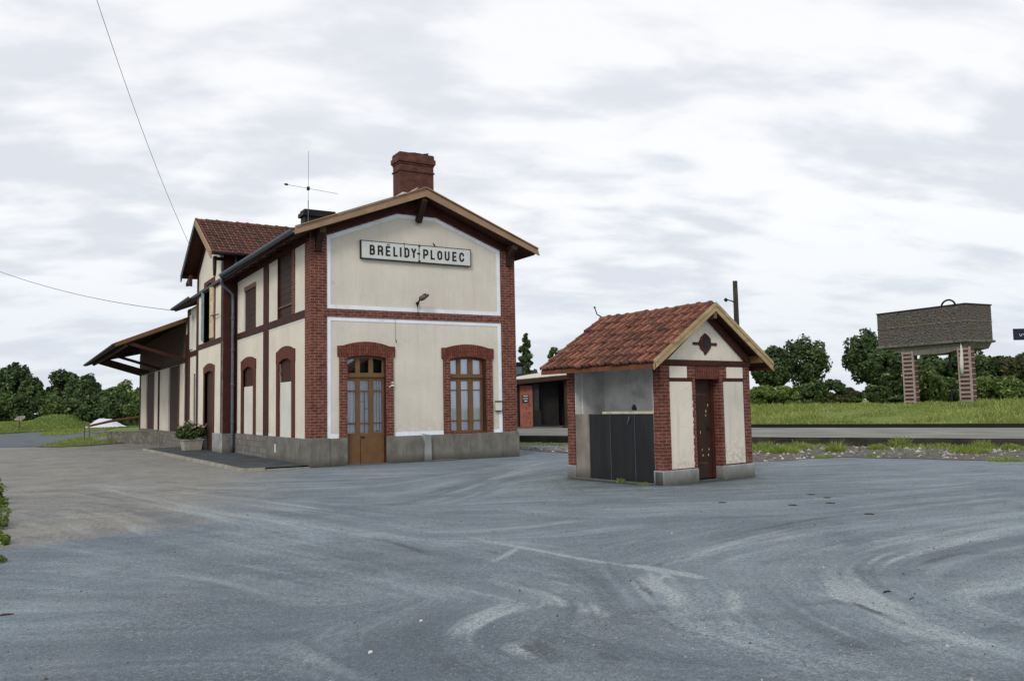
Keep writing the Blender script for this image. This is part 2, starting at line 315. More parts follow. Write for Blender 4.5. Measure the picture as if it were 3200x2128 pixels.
MT['leaf_dark'] = leaf_mat('dark_leaves', (0.012, 0.030, 0.011), (0.075, 0.125, 0.040), (0.19, 0.24, 0.10), .18, .35)
MT['leaf_mid'] = leaf_mat('mid_leaves', (0.020, 0.048, 0.012), (0.105, 0.165, 0.045), (0.24, 0.29, 0.12), .22, .35)
MT['leaf_light'] = leaf_mat('light_leaves', (0.035, 0.07, 0.014), (0.19, 0.26, 0.06), (0.42, 0.45, 0.22), .25, .5)
MT['leaf_olive'] = leaf_mat('olive_leaves', (0.026, 0.034, 0.012), (0.075, 0.085, 0.03), (0.14, 0.13, 0.06), .2, .4)
MT['flower'] = plain('pink_white_petals', (0.62, 0.45, 0.45), .2, 20)
MT['weed'] = leaf_mat('weed_leaves', (0.09, 0.15, 0.02), (0.30, 0.36, 0.08), (0.45, 0.45, 0.2), .3, 2)

# ------------------------------------------------------------------ object helpers
def tag(o, label=None, cat=None, group=None, kind=None):
    for k, v in (('label', label), ('category', cat), ('group', group), ('kind', kind)):
        if v: o[k] = v
    return o
def empty(name, loc=(0, 0, 0), rz=0, label=None, cat=None, group=None):
    o = bpy.data.objects.new(name, None); col.objects.link(o); o.location = loc; o.rotation_euler = (0, 0, rz)
    o.empty_display_size = .2
    return tag(o, label, cat, group)
class MB:
    def __init__(s): s.v = []; s.f = []; s.m = []; s.cur = 0; s.sm = False
    def add(s, vs, fs):
        k = len(s.v); s.v += [tuple(p) for p in vs]; s.f += [tuple(i + k for i in f) for f in fs]; s.m += [s.cur] * len(fs)
    def box(s, x0, x1, y0, y1, z0, z1):
        s.add([(x0, y0, z0), (x1, y0, z0), (x1, y1, z0), (x0, y1, z0), (x0, y0, z1), (x1, y0, z1), (x1, y1, z1), (x0, y1, z1)],
              [(0, 3, 2, 1), (4, 5, 6, 7), (0, 1, 5, 4), (1, 2, 6, 5), (2, 3, 7, 6), (3, 0, 4, 7)])
    def prism(s, poly, n0, n1, T):       # poly in (a, z), extruded from outward n0 to n1
        k = len(poly); vs = [T(a, z, n0) for a, z in poly] + [T(a, z, n1) for a, z in poly]
        fs = [tuple(range(k))[::-1], tuple(range(k, 2 * k))] + [(i, (i + 1) % k, k + (i + 1) % k, k + i) for i in range(k)]
        s.add(vs, fs)
    def rect(s, a0, a1, z0, z1, n0, n1, T): s.prism([(a0, z0), (a1, z0), (a1, z1), (a0, z1)], n0, n1, T)
    def beam(s, p, q, w, h, up=(0, 0, 1)):
        p = Vector(p); q = Vector(q); d = (q - p).normalized(); sd = d.cross(Vector(up)).normalized(); u = sd.cross(d)
        vs = [c + sd * a * w / 2 + u * b_ * h / 2 for c in (p, q) for a, b_ in ((-1, -1), (1, -1), (1, 1), (-1, 1))]
        s.add(vs, [(0, 1, 2, 3), (7, 6, 5, 4), (0, 4, 5, 1), (1, 5, 6, 2), (2, 6, 7, 3), (3, 7, 4, 0)])
    def tube(s, pts, r, n=8, cap=True):
        pts = [Vector(p) for p in pts]; rs = r if isinstance(r, (list, tuple)) else [r] * len(pts)
        k0 = len(s.v); ref = None
        for i, p in enumerate(pts):
            d = (pts[min(i + 1, len(pts) - 1)] - pts[max(i - 1, 0)]).normalized()
            if ref is None: ref = d.orthogonal().normalized()
            ref = (ref - d * ref.dot(d)).normalized(); w = d.cross(ref)
            for j in range(n):
                a = 2 * PI * j / n; s.v.append(tuple(p + (ref * math.cos(a) + w * math.sin(a)) * rs[i]))
        for i in range(len(pts) - 1):
            for j in range(n):
                s.f.append((k0 + i * n + j, k0 + i * n + (j + 1) % n, k0 + (i + 1) * n + (j + 1) % n, k0 + (i + 1) * n + j)); s.m.append(s.cur)
        if cap:
            s.f.append(tuple(k0 + j for j in range(n))[::-1]); s.m.append(s.cur)
            s.f.append(tuple(k0 + (len(pts) - 1) * n + j for j in range(n))); s.m.append(s.cur)
    def clusters(s, tol=.03):
        n = len(s.v); par = list(range(n))
        def fd(a):
            while par[a] != a: par[a] = par[par[a]]; a = par[a]
            return a
        for f in s.f:
            for i in f[1:]: par[fd(i)] = fd(f[0])
        comp = {}
        for i in range(n): comp.setdefault(fd(i), []).append(i)
        cs = [[c, [min(s.v[i][k] for i in c) - tol / 2 for k in range(3)], [max(s.v[i][k] for i in c) + tol / 2 for k in range(3)]] for c in comp.values()]
        merged = True
        while merged:
            merged = False; out = []
            for c in cs:
                for d in out:
                    if all(c[1][k] <= d[2][k] and d[1][k] <= c[2][k] for k in range(3)):
                        d[0] += c[0]; d[1] = [min(a, b) for a, b in zip(c[1], d[1])]; d[2] = [max(a, b) for a, b in zip(c[2], d[2])]; merged = True; break
                else: out.append(c)
            cs = out
        return [set(c[0]) for c in cs]
    def build(s, name, mats, parent=None, smooth=False, recalc=True, bevel=0):
        if parent and recalc and name not in ('letter', 'lettering', 'notice_text', 'shutter', 'planks', 'pale_banding', 'screen_joint', 'casement', 'stay_bar', 'inner_wall', 'tub'):
            cl = s.clusters()
            if 1 < len(cl) < 60:
                for c in cl:
                    q = MB(); idx = {}; 
                    for f, m_ in zip(s.f, s.m):
                        if f[0] in c:
                            for i in f:
                                if i not in idx: idx[i] = len(q.v); q.v.append(s.v[i])
                            q.f.append(tuple(idx[i] for i in f)); q.m.append(m_)
                    o = q.build1(name, mats, parent, smooth, recalc, bevel)
                return o
        return s.build1(name, mats, parent, smooth, recalc, bevel)
    def build1(s, name, mats, parent=None, smooth=False, recalc=True, bevel=0):
        me = bpy.data.meshes.new(name); me.from_pydata(s.v, [], s.f)
        ms = mats if isinstance(mats, (list, tuple)) else [mats]
        for m in ms: me.materials.append(m)
        for p, mi in zip(me.polygons, s.m): p.material_index = mi; p.use_smooth = smooth
        if recalc:
            bm = bmesh.new(); bm.from_mesh(me); bmesh.ops.recalc_face_normals(bm, faces=bm.faces); bm.to_mesh(me); bm.free()
        o = bpy.data.objects.new(name, me); col.objects.link(o)
        if parent: o.parent = parent
        if bevel:
            md = o.modifiers.new('edge', 'BEVEL'); md.width = bevel; md.segments = 2; md.limit_method = 'ANGLE'
        return o
def arc(a0, a1, zs, zc, n=10, rev=False):      # shallow arch points from a0 to a1, springing zs, crown zc
    c = a1 - a0; h = max(zc - zs, 1e-4); R = (c * c / 4 + h * h) / (2 * h); am = (a0 + a1) / 2; z0 = zc - R
    t = math.asin(min(1, c / 2 / R)); pts = [(am + R * math.sin(-t + 2 * t * i / n), z0 + R * math.cos(-t + 2 * t * i / n)) for i in range(n + 1)]
    return pts[::-1] if rev else pts
def holed(mb, a0, a1, z0, z1, holes, n0, n1, T):   # wall slab with rectangular holes, split in columns
    xs = sorted({a0, a1} | {h[0] for h in holes} | {h[1] for h in holes})
    for i in range(len(xs) - 1):
        l, r = xs[i], xs[i + 1]; hs = [h for h in holes if h[0] <= l + 1e-6 and h[1] >= r - 1e-6]
        zz = z0
        for h in sorted(hs, key=lambda h: h[2]):
            if h[2] > zz + 1e-4: mb.rect(l, r, zz, h[2], n0, n1, T)
            zz = h[3]
        if z1 > zz + 1e-4: mb.rect(l, r, zz, z1, n0, n1, T)
TG = lambda a, z, n: (a, -n, z)             # gable wall: a = x, outward = -y
TS = lambda a, z, n: (-n, a, z)             # long side wall: a = y, outward = -x
def surround(mb, T, i0, i1, zb, zs, zc, w, ear, zear, ztop, zcrown, n0, n1):
    o0, o1 = i0 - w, i1 + w
    outer = [(o1, zb), (o1, zear), (o1 + ear, zear + .03), (o1 + ear, ztop)] + [(a, z) for a, z in arc(o0 + .12, o1 - .12, ztop + .01, zcrown, 10, True)] + [(o0 - ear, ztop), (o0 - ear, zear + .03), (o0, zear), (o0, zb)]
    inner = [(i0, zb)] + arc(i0, i1, zs, zc, 10) + [(i1, zb)]
    mb.prism(outer + inner, n0, n1, T)

# ================================================================== SKY AND LIGHT
w = bpy.data.worlds.new('World'); sc.world = w; w.use_nodes = True
nt = w.node_tree; nt.nodes.clear(); g = G(nt)
SUN_DIR = Vector((-0.62, -0.52, 0.62)).normalized()
sky = g.n('ShaderNodeTexSky', sky_type='NISHITA'); sky.sun_disc = False
sky.sun_elevation = math.asin(SUN_DIR.z); sky.sun_rotation = math.atan2(SUN_DIR.x, SUN_DIR.y)
bg1 = g.n('ShaderNodeBackground', {'Color': sky.outputs[0], 'Strength': 0.12}).outputs[0]
d = g.n('ShaderNodeTexCoord').outputs['Generated']; s = g.sep(d)
zz = g.math('ADD', g.math('MAXIMUM', s[2], 0.0), 0.26)
pv = g.n('ShaderNodeCombineXYZ', {0: g.math('DIVIDE', s[0], zz), 1: g.math('DIVIDE', s[1], zz), 2: 0.0}).outputs[0]
rotv = g.n('ShaderNodeVectorRotate', {'Vector': pv, 'Angle': math.radians(22)}, rotation_type='Z_AXIS').outputs[0]
pv2 = g.scl(rotv, .80, 1.0, 1)
wp = g.n('ShaderNodeTexNoise', {'Vector': pv2, 'Scale': 1.1, 'Detail': 3}).outputs[1]
pw = g.n('ShaderNodeVectorMath', {0: pv2, 1: g.n('ShaderNodeVectorMath', {0: wp, 1: (.22, .22, .22)}, operation='MULTIPLY').outputs[0]}, operation='ADD').outputs[0]
c1 = g.noise(pw, 2.4, 4, .5); c2 = g.noise(g.scl(pw, .75, 1.15, 1), 6.2, 4, .5); c3 = g.noise(pv2, .35, 2, .5)
cl = g.math('ADD', g.math('MULTIPLY', c1, .36), g.math('ADD', g.math('MULTIPLY', c2, .48), g.math('MULTIPLY', c3, .25)))
dens = g.mapr(cl, .46, .60, 0, 1, True)
colr = g.mix(dens, (0.74, 0.762, 0.82), (.985, .99, 1.0))
hz = g.mapr(s[2], 0.0, 0.22, 1, 0, True)
colr = g.mix(g.math('MULTIPLY', hz, .60), colr, (0.64, 0.71, 0.82))
bright = g.mapr(s[2], 0.15, 0.55, 0, .25, True)
colr = g.mix(bright, colr, (1.0, 1.0, 1.02))
bg2 = g.n('ShaderNodeBackground', {'Color': colr, 'Strength': 1.04}).outputs[0]
mx = g.n('ShaderNodeMixShader', {0: 0.93, 1: bg1, 2: bg2}).outputs[0]
nt.links.new(mx, g.n('ShaderNodeOutputWorld').inputs[0])
sun = bpy.data.lights.new('sun', 'SUN'); sun.energy = 1.5; sun.angle = math.radians(14); sun.color = (1.0, .95, .87)
so = bpy.data.objects.new('sun', sun); col.objects.link(so); so.rotation_euler = (-SUN_DIR).to_track_quat('-Z', 'Y').to_euler()
sc.view_settings.view_transform = 'Standard'; sc.view_settings.look = 'None'; sc.view_settings.exposure = 0

# ================================================================== GROUND
def sheet(name, poly, dz, m, cat=None, label=None, kind='structure', zfun=gz, step=True, sub=None):
    bm = bmesh.new(); bm.faces.new([bm.verts.new((p[0], p[1], 0)) for p in poly])
    if step:
        for y in (14, 16, 18, 20, 22, 24, 27):
            bmesh.ops.bisect_plane(bm, geom=bm.verts[:] + bm.edges[:] + bm.faces[:], plane_co=(0, y, 0), plane_no=(0, 1, 0))
        for x in (.5, 2, 3.5, 6):
            bmesh.ops.bisect_plane(bm, geom=bm.verts[:] + bm.edges[:] + bm.faces[:], plane_co=(x, 0, 0), plane_no=(1, 0, 0))
    for v in bm.verts: v.co.z = zfun(v.co.x, v.co.y) + dz
    bmesh.ops.recalc_face_normals(bm, faces=bm.faces)
    for f in bm.faces:
        if f.normal.z < 0: f.normal_flip()
    me = bpy.data.meshes.new(name); bm.to_mesh(me); bm.free(); me.materials.append(m)
    o = bpy.data.objects.new(name, me); col.objects.link(o); return tag(o, label, cat, None, kind)
def ragged(poly, amp=.15, step=.8, seed=1):
    rnd = random.Random(seed); out = []
    for i in range(len(poly)):
        a = Vector(poly[i][:2]); b_ = Vector(poly[(i + 1) % len(poly)][:2]); L = (b_ - a).length; k = max(1, min(60, int(L / step)))
        for j in range(k):
            t = j / k; p = a.lerp(b_, t)
            if j: p += Vector((rnd.uniform(-amp, amp), rnd.uniform(-amp, amp)))
            out.append((p.x, p.y))
    return out

# one large ground sheet reaching the horizon
sheet('ground', [(-1500, -600), (1500, -600), (1500, 2500), (-1500, 2500)], -0.05, MT['field'])
PF0, PF1 = Vector((11.0, 11.1)), Vector((30.0, -30.6))       # front edge of the platform (world)
pd = (PF1 - PF0).normalized(); pn = Vector((-pd.y, pd.x))     # pn points towards the field
yard = [(-60, -60), (36, -60), (14.4, -11.0), (13.9, -9.2), (13.1, -7.6), (12.2, -7.2), (11.0, -7.4), (9.7, -6.9), (9.0, -3.0), (9.2, 2.5), (9.0, 14), (9, 60), (-4, 60), (-8, 66), (-60, 66)]
sheet('yard', yard, 0.0, MT['asphalt'])
# near part of the yard as a fine grid that carries the tyre marks
gx = np.arange(-11.0, 12.0, .045); gy = np.arange(-24.5, -1.0, .045); XX, YY = np.meshgrid(gx, gy, indexing='ij')
rs = np.random.default_rng(77)
def snoise(x, y, f, seed):
    q_ = np.random.default_rng(seed); o_ = 0
    for k in range(7):
        a_ = q_.uniform(0, 2 * PI); ff = f * q_.uniform(.5, 1.8); o_ = o_ + np.sin((x * math.cos(a_) + y * math.sin(a_)) * ff + q_.uniform(0, 6.28))
    return o_ / 7
pale = np.zeros_like(XX); worn = np.zeros_like(XX); foot_shade = np.zeros_like(XX)
WX = XX + .10 * snoise(XX, YY, 2.2, 1); WY = YY + .10 * snoise(XX, YY, 2.2, 2)
def brush(pts, w_, k, tgt, hard=False):
    """soft stroke along a world polyline with tapering ends"""
    total = sum(math.dist(pts[i], pts[i + 1]) for i in range(len(pts) - 1)); acc = 0
    best = np.zeros_like(tgt)
    for i in range(len(pts) - 1):
        (x0, y0), (x1, y1) = pts[i], pts[i + 1]; L = math.dist(pts[i], pts[i + 1])
        ia, ib = np.searchsorted(gx, [min(x0, x1) - w_ * 3 - .2, max(x0, x1) + w_ * 3 + .2]); ja, jb = np.searchsorted(gy, [min(y0, y1) - w_ * 3 - .2, max(y0, y1) + w_ * 3 + .2])
        if ib <= ia or jb <= ja or L < 1e-6: acc += L; continue
        sx_, sy_ = (XX, YY) if hard else (WX, WY)
        X_, Y_ = sx_[ia:ib, ja:jb], sy_[ia:ib, ja:jb]; t = np.clip(((X_ - x0) * (x1 - x0) + (Y_ - y0) * (y1 - y0)) / L ** 2, 0, 1)
        dd = np.hypot(X_ - x0 - t * (x1 - x0), Y_ - y0 - t * (y1 - y0)); al = (acc + t * L) / total
        val = k * np.exp(-(dd / w_) ** (6 if hard else 2)) * np.clip(np.minimum(al, 1 - al) * 6, 0 if not hard else .7, 1)
        best[ia:ib, ja:jb] = np.maximum(best[ia:ib, ja:jb], val); acc += L
    tgt += best
def curve(dpts, n=14):
    """smooth world curve through photo positions measured on the ground"""
    W_ = [P(x * 1.35708, y * 1.35708, 0) for x, y in dpts]; W_ = [W_[0]] + W_ + [W_[-1]]; out = []
    for i in range(1, len(W_) - 2):
        p0, p1, p2, p3 = W_[i - 1:i + 3]
        for j in range(n): 
            t = j / n; out.append(.5 * ((2 * p1) + (p2 - p0) * t + (2 * p0 - 5 * p1 + 4 * p2 - p3) * t * t + (3 * p1 - p0 - 3 * p2 + p3) * t ** 3))
    out.append(W_[-1]); return [(v.x, v.y) for v in out]
C2 = np.full_like(XX, .10 * math.cos(2 * -.42)); S2 = np.full_like(XX, .10 * math.sin(2 * -.42))
def steer(c, reach=1.1):
    for i in range(0, len(c) - 2, 3):
        (x0, y0), (x1, y1) = c[i], c[i + 2]; th = math.atan2(y1 - y0, x1 - x0)
        ia, ib = np.searchsorted(gx, [x0 - reach * 2.2, x0 + reach * 2.2]); ja, jb = np.searchsorted(gy, [y0 - reach * 2.2, y0 + reach * 2.2])
        w_ = np.exp(-((XX[ia:ib, ja:jb] - x0) ** 2 + (YY[ia:ib, ja:jb] - y0) ** 2) / reach ** 2 * 2.2) * .3; C2[ia:ib, ja:jb] += w_ * math.cos(2 * th); S2[ia:ib, ja:jb] += w_ * math.sin(2 * th)
def swath(dpts, width, k, nsub=7, tgt=None, thin=.03):
    tgt = pale if tgt is None else tgt; c = curve(dpts); brush(c, width * 1.25, k * .34, tgt); steer(c)
    for j in range(nsub):
        off = rs.uniform(-1, 1) * width; i0 = int(rs.uniform(0, .45) * len(c)); i1 = int(rs.uniform(.6, 1) * len(c)); q_ = []
        for i in range(i0, max(i0 + 3, i1)):
            i = min(i, len(c) - 1); a = c[max(0, i - 1)]; b_ = c[min(len(c) - 1, i + 1)]; L = math.dist(a, b_) + 1e-6
            q_.append((c[i][0] - (b_[1] - a[1]) / L * off, c[i][1] + (b_[0] - a[0]) / L * off))
        brush(q_, thin * rs.uniform(.8, 2.0), k * rs.uniform(.12, .42), tgt)
for dp, w_, k, ns in (
    ([(1040, 1138), (1150, 1100), (1290, 1075)], .22, .55, 5), ([(1000, 1150), (1130, 1108), (1270, 1060)], .25, .5, 5), ([(960, 1120), (1100, 1085), (1280, 1050)], .4, .35, 6),
    ([(1960, 1362), (2000, 1310), (2120, 1265), (2358, 1228)], .12, .95, 7), ([(1900, 1345), (1950, 1290), (2060, 1245), (2250, 1205), (2358, 1190)], .22, .6, 9),
    ([(1915, 1300), (1950, 1350), (2010, 1385), (2110, 1440)], .16, .75, 12), ([(1970, 1340), (2020, 1390), (2120, 1420)], .12, .7, 8), ([(2000, 1400), (2120, 1450), (2330, 1500)], .16, .55, 9),
    ([(1900, 1420), (2010, 1470), (2130, 1540)], .20, .5, 10), ([(1860, 1360), (1990, 1385), (2130, 1390)], .07, .8, 5),
    ([(1450, 1330), (1600, 1278), (1850, 1215), (2000, 1195)], .14, .5, 8), ([(1560, 1260), (1750, 1215), (2000, 1185), (2358, 1140)], .25, .45, 9), ([(1650, 1185), (1900, 1180), (2358, 1105)], .35, .40, 9),
    ([(1020, 1236), (1110, 1228), (1200, 1222), (1340, 1195)], .10, .6, 5), ([(1100, 1318), (1250, 1370), (1400, 1410), (1500, 1425)], .12, .75, 8), ([(1190, 1330), (1300, 1355), (1430, 1345)], .2, .6, 9),
    ([(1040, 1490), (1080, 1440), (1180, 1400), (1320, 1380)], .14, .7, 9), ([(1060, 1500), (1180, 1500), (1330, 1470), (1450, 1480)], .18, .6, 10), ([(1180, 1540), (1280, 1440), (1400, 1390)], .2, .45, 8),
    ([(1478, 1310), (1500, 1350), (1540, 1375), (1530, 1410)], .10, .85, 10), ([(1440, 1320), (1480, 1350), (1490, 1400)], .12, .6, 7), ([(1700, 1340), (1690, 1400), (1730, 1450)], .08, .5, 6),
    ([(1750, 1440), (1900, 1400), (2000, 1380)], .14, .35, 6), ([(1480, 1470), (1650, 1440), (1800, 1470)], .16, .35, 7), ([(330, 1240), (480, 1290), (640, 1370)], .35, .35, 8), ([(500, 1140), (760, 1175), (1000, 1220)], .06, .6, 3),
    ([(1000, 1220), (1180, 1255), (1480, 1310), (1660, 1335)], .05, .8, 3), ([(560, 1180), (800, 1230), (1050, 1300)], .12, .4, 6), ([(250, 1330), (330, 1345), (420, 1330)], .1, .3, 4), ([(1300, 1185), (1420, 1195), (1600, 1180)], .2, .35, 6),
    ([(2180, 1370), (2260, 1360), (2358, 1355)], .08, .5, 4), ([(0, 1050), (200, 1110), (480, 1180), (700, 1240)], .15, .35, 5), ([(150, 1060), (380, 1120), (620, 1190)], .12, .3, 4)):
    swath(dp, w_, k * .98, ns + 4)
pass
for dp, w_, k, ns in (
    ([(1500, 1310), (1570, 1285), (1640, 1270)], .05, .9, 5), ([(1460, 1335), (1490, 1365), (1510, 1380)], .05, .9, 5), ([(1190, 1470), (1240, 1500), (1290, 1530)], .09, .95, 7), ([(1000, 1520), (1050, 1535)], .04, .8, 3), ([(1200, 1340), (1240, 1345)], .04, .7, 3),
    ([(1960, 1385), (2010, 1405), (2060, 1425)], .06, .8, 5), ([(2100, 1310), (2160, 1285), (2220, 1268)], .05, .7, 5), ([(2050, 1325), (2120, 1345)], .05, .6, 4), ([(1680, 1235), (1800, 1208), (1990, 1178)], .05, .6, 5), ([(1830, 1262), (1900, 1250)], .06, .6, 4),
    ([(720, 1205), (900, 1250), (1010, 1285)], .03, .8, 2), ([(560, 1300), (640, 1310)], .04, .5, 3), ([(740, 1270), (830, 1290)], .05, .5, 4), ([(1380, 1505), (1450, 1520)], .06, .6, 4), ([(1620, 1395), (1700, 1440)], .04, .5, 3), ([(150, 1180), (230, 1210), (250, 1230)], .18, .6, 8), ([(260, 1130), (380, 1165), (500, 1200)], .16, .5, 8), ([(1900, 1480), (2000, 1500)], .1, .5, 6)):
    swath(dp, w_, k, ns, worn)
def edge_shade(pts, w_, k): brush(pts, w_, k, foot_shade)  # paints contact shade along the wall feet into the yard colour
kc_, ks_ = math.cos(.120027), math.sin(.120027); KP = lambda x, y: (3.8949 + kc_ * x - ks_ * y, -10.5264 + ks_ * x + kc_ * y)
for a_, b__ in (((-.08, -.1), (3.0, -.1)), ((-.1, -.1), (-.1, 3.0)), ((2.95, -.1), (2.95, 3.0)), ((-.1, 2.95), (2.95, 2.95))): edge_shade([KP(*a_), KP((a_[0] + b__[0]) / 2, (a_[1] + b__[1]) / 2), KP(*b__)], .13, 1.5); edge_shade([KP(*a_), KP(*b__)], .42, .5)
edge_shade([(-.1, -.06), (3, -.07), (6.95, -.06)], .11, 1.5); edge_shade([(-.1, -.1), (6.95, -.1)], .4, .45); edge_shade([(6.95, -.1), (7.0, 0)], .2, .6)
# dragged-dust texture that follows the tyre sweeps (line integral of noise along the flow)
th = .5 * np.arctan2(S2 + .03 * snoise(XX, YY, 1.3, 5), C2); vx, vy = np.cos(th), np.sin(th); nx_g, ny_g = XX.shape
def lic(noise, steps):
    acc = noise.copy(); I0, J0 = np.meshgrid(np.arange(nx_g, dtype=float), np.arange(ny_g, dtype=float), indexing='ij')
    for sg in (1, -1):
        I_, J_ = I0.copy(), J0.copy(); pvx, pvy = vx * sg, vy * sg
        for k in range(steps):
            I_ += pvx; J_ += pvy; a_ = np.clip(I_.round().astype(int), 0, nx_g - 1); b_ = np.clip(J_.round().astype(int), 0, ny_g - 1)
            acc += noise[a_, b_]; nvx, nvy = vx[a_, b_], vy[a_, b_]; fl = np.where(nvx * pvx + nvy * pvy < 0, -1.0, 1.0); pvx, pvy = nvx * fl, nvy * fl
    acc -= acc.mean(); return acc / acc.std()
def blur(a, n):
    for _ in range(n): a = (np.roll(a, 1, 0) + np.roll(a, -1, 0) + np.roll(a, 1, 1) + np.roll(a, -1, 1) + a) / 5
    return a
N1 = rs.normal(size=XX.shape); N2 = blur(rs.normal(size=XX.shape), 5); N3 = blur(rs.normal(size=XX.shape), 30)
flow = lic(N1, 14) * .30 + lic(N2 / N2.std(), 26) * .36 + lic(N3 / N3.std(), 30) * .34
fade = np.clip(np.minimum(np.minimum(XX - gx[0], gx[-1] - XX), np.minimum(YY - gy[0], gy[-1] - YY)) / 1.5, 0, 1); flow *= fade
pale *= np.clip(.75 + .75 * flow, .12, 2.2); worn *= np.clip(.8 - .8 * flow, .1, 2.2)
brush(curve([(1462, 1303), (1540, 1316), (1612, 1330)]), .075, 1.5, pale, True); brush(curve([(1135, 1292), (1165, 1278), (1192, 1262)]), .05, 1.0, pale, True); brush(curve([(1175, 1255), (1330, 1285), (1470, 1305)]), .035, .7, pale, True); brush(curve([(1515, 1335), (1545, 1318)]), .03, .9, pale, True); brush(curve([(1520, 1318), (1555, 1335)]), .03, .9, pale, True)
k1, k2 = len(gx), len(gy); ii, jj = np.meshgrid(np.arange(k1 - 1), np.arange(k2 - 1), indexing='ij'); a_ = (ii * k2 + jj).ravel()
fq = np.stack([a_, a_ + k2, a_ + k2 + 1, a_ + 1], 1).astype(np.int32)
me = bpy.data.meshes.new('yard_surface'); me.vertices.add(k1 * k2); me.vertices.foreach_set('co', np.stack([XX.ravel(), YY.ravel(), np.full(k1 * k2, .004)], 1).astype(np.float32).ravel())
me.loops.add(fq.size); me.loops.foreach_set('vertex_index', fq.ravel()); me.polygons.add(len(fq)); me.polygons.foreach_set('loop_start', np.arange(0, fq.size, 4, dtype=np.int32)); me.polygons.foreach_set('loop_total', np.full(len(fq), 4, dtype=np.int32)); me.update(calc_edges=True)
for nm_, ar in (('pale', pale), ('worn', worn), ('foot_shade', foot_shade), ('flow', flow)):
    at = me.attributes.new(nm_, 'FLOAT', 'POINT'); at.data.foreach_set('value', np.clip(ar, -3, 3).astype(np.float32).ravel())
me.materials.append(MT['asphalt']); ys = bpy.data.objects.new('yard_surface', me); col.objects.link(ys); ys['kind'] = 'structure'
grav = [(36, -60), (31, -45), tuple(PF1), tuple(PF0 + pd * 2), (9.5, 13), (9.0, 2.5), (8.8, -3.0), (9.6, -7.0), (11.0, -7.5), (12.2, -7.3), (13.1, -7.7), (13.9, -9.3), (14.4, -11.1)]
sheet('gravel_strip', ragged(grav, .18, .7, 3), 0.012, MT['gravel'])
# path asphalt seen between the station and the toilet block
sheet('path', [(9.4, 2.2), (8.7, -3.0), (11.3, -3.4), (12.6, 0.8), (11.4, 4.6), (10.6, 6.2)], 0.022, MT['asphalt_pale'])
# platform
mb = MB()
A = [Vector((PF0.x, PF0.y)), Vector((PF1.x, PF1.y)), PF1 + pn * 10.6, PF0 + pn * 10.6 - pd * 0]
zt = .31
mb.cur = 0; mb.add([(p.x, p.y, zt) for p in A], [(0, 1, 2, 3)])
mb.cur = 1
for i in range(4):
    a, b_ = A[i], A[(i + 1) % 4]; mb.add([(a.x, a.y, -.1), (b_.x, b_.y, -.1), (b_.x, b_.y, zt), (a.x, a.y, zt)], [(0, 1, 2, 3)])
tag(mb.build('platform', [MT['platform_top'], MT['platform_edge']]), kind='structure')
# platform extension behind the station up to the shelter
mb = MB(); B0 = PF0 + pn * .02; ext = [PF0 - pd * 24 + pn * 3, PF0 + pn * 3, PF0 + pn * 10.6, PF0 - pd * 24 + pn * 10.6]
mb.add([(p.x, p.y, zt - .004) for p in ext], [(0, 1, 2, 3)]); 
mb.cur = 1; mb.add([(ext[0].x, ext[0].y, -.1), (ext[1].x, ext[1].y, -.1), (ext[1].x, ext[1].y, zt - .004), (ext[0].x, ext[0].y, zt - .004)], [(0, 1, 2, 3)])
tag(mb.build('platform_extension', [MT['platform_top'], MT['platform_edge']]), kind='structure')
sheet('platform_verge', ragged([(9.3, 6.5), (9.6, 13), (PF0.x + .6, PF0.y + 1.5), (13.6, 4.2), (12.0, 2.6)], .15, .5, 4), .02, MT['verge'])

# track: dark sleepers' bed and two rails behind the platform
bed0 = PF0 - pd * 24 + pn * 10.6; bed1 = PF1 + pn * 10.6
mb = MB(); q = [bed0, bed1, bed1 + pn * 1.9, bed0 + pn * 1.9]
mb.add([(p.x, p.y, .10) for p in q], [(0, 1, 2, 3)]); tag(mb.build('track_bed', MT['platform_edge']), kind='structure')
for off, nm in ((.55, 'rail nearer the platform, dark worn steel'), (1.75, 'rail farther from the platform, against the meadow')):
    mb = MB(); a = bed0 + pn * off; b_ = bed1 + pn * off
    mb.beam((a.x, a.y, .36 if off > 1 else .30), (b_.x, b_.y, .36 if off > 1 else .30), .07, .15); mb.beam((a.x, a.y, .20), (b_.x, b_.y, .20), .14, .1)
    tag(mb.build('rail', MT['iron']), nm, 'rail', 'rails behind the platform')

# meadow with rise towards the water tower
def mh(t): return .30 + .75 * smooth(0, 26, t) + .0 * t
fo = bed0 + pn * 1.9
verts, faces = [], []; NS, NT = 60, 40
tl = [0, .3, .8, 1.5, 2.5, 4, 6, 8, 10, 12, 14, 16, 18, 20, 22, 24, 26, 30, 36, 45, 60, 90, 140, 220, 320]
sl = [i * 4 for i in range(40)]
for si in sl:
    for t in tl:
        p = fo + pd * si + pn * t; verts.append((p.x, p.y, mh(t) + .05 * math.sin(si * .7 + t * .4) - (0 if si < 120 else 0)))
for i in range(len(sl) - 1):
    for j in range(len(tl) - 1):
        a = i * len(tl) + j; faces.append((a, a + len(tl), a + len(tl) + 1, a + 1))
mb = MB(); mb.v = verts; mb.f = faces; mb.m = [0] * len(faces)
tag(mb.build('meadow', MT['field'], smooth=True), kind='structure')

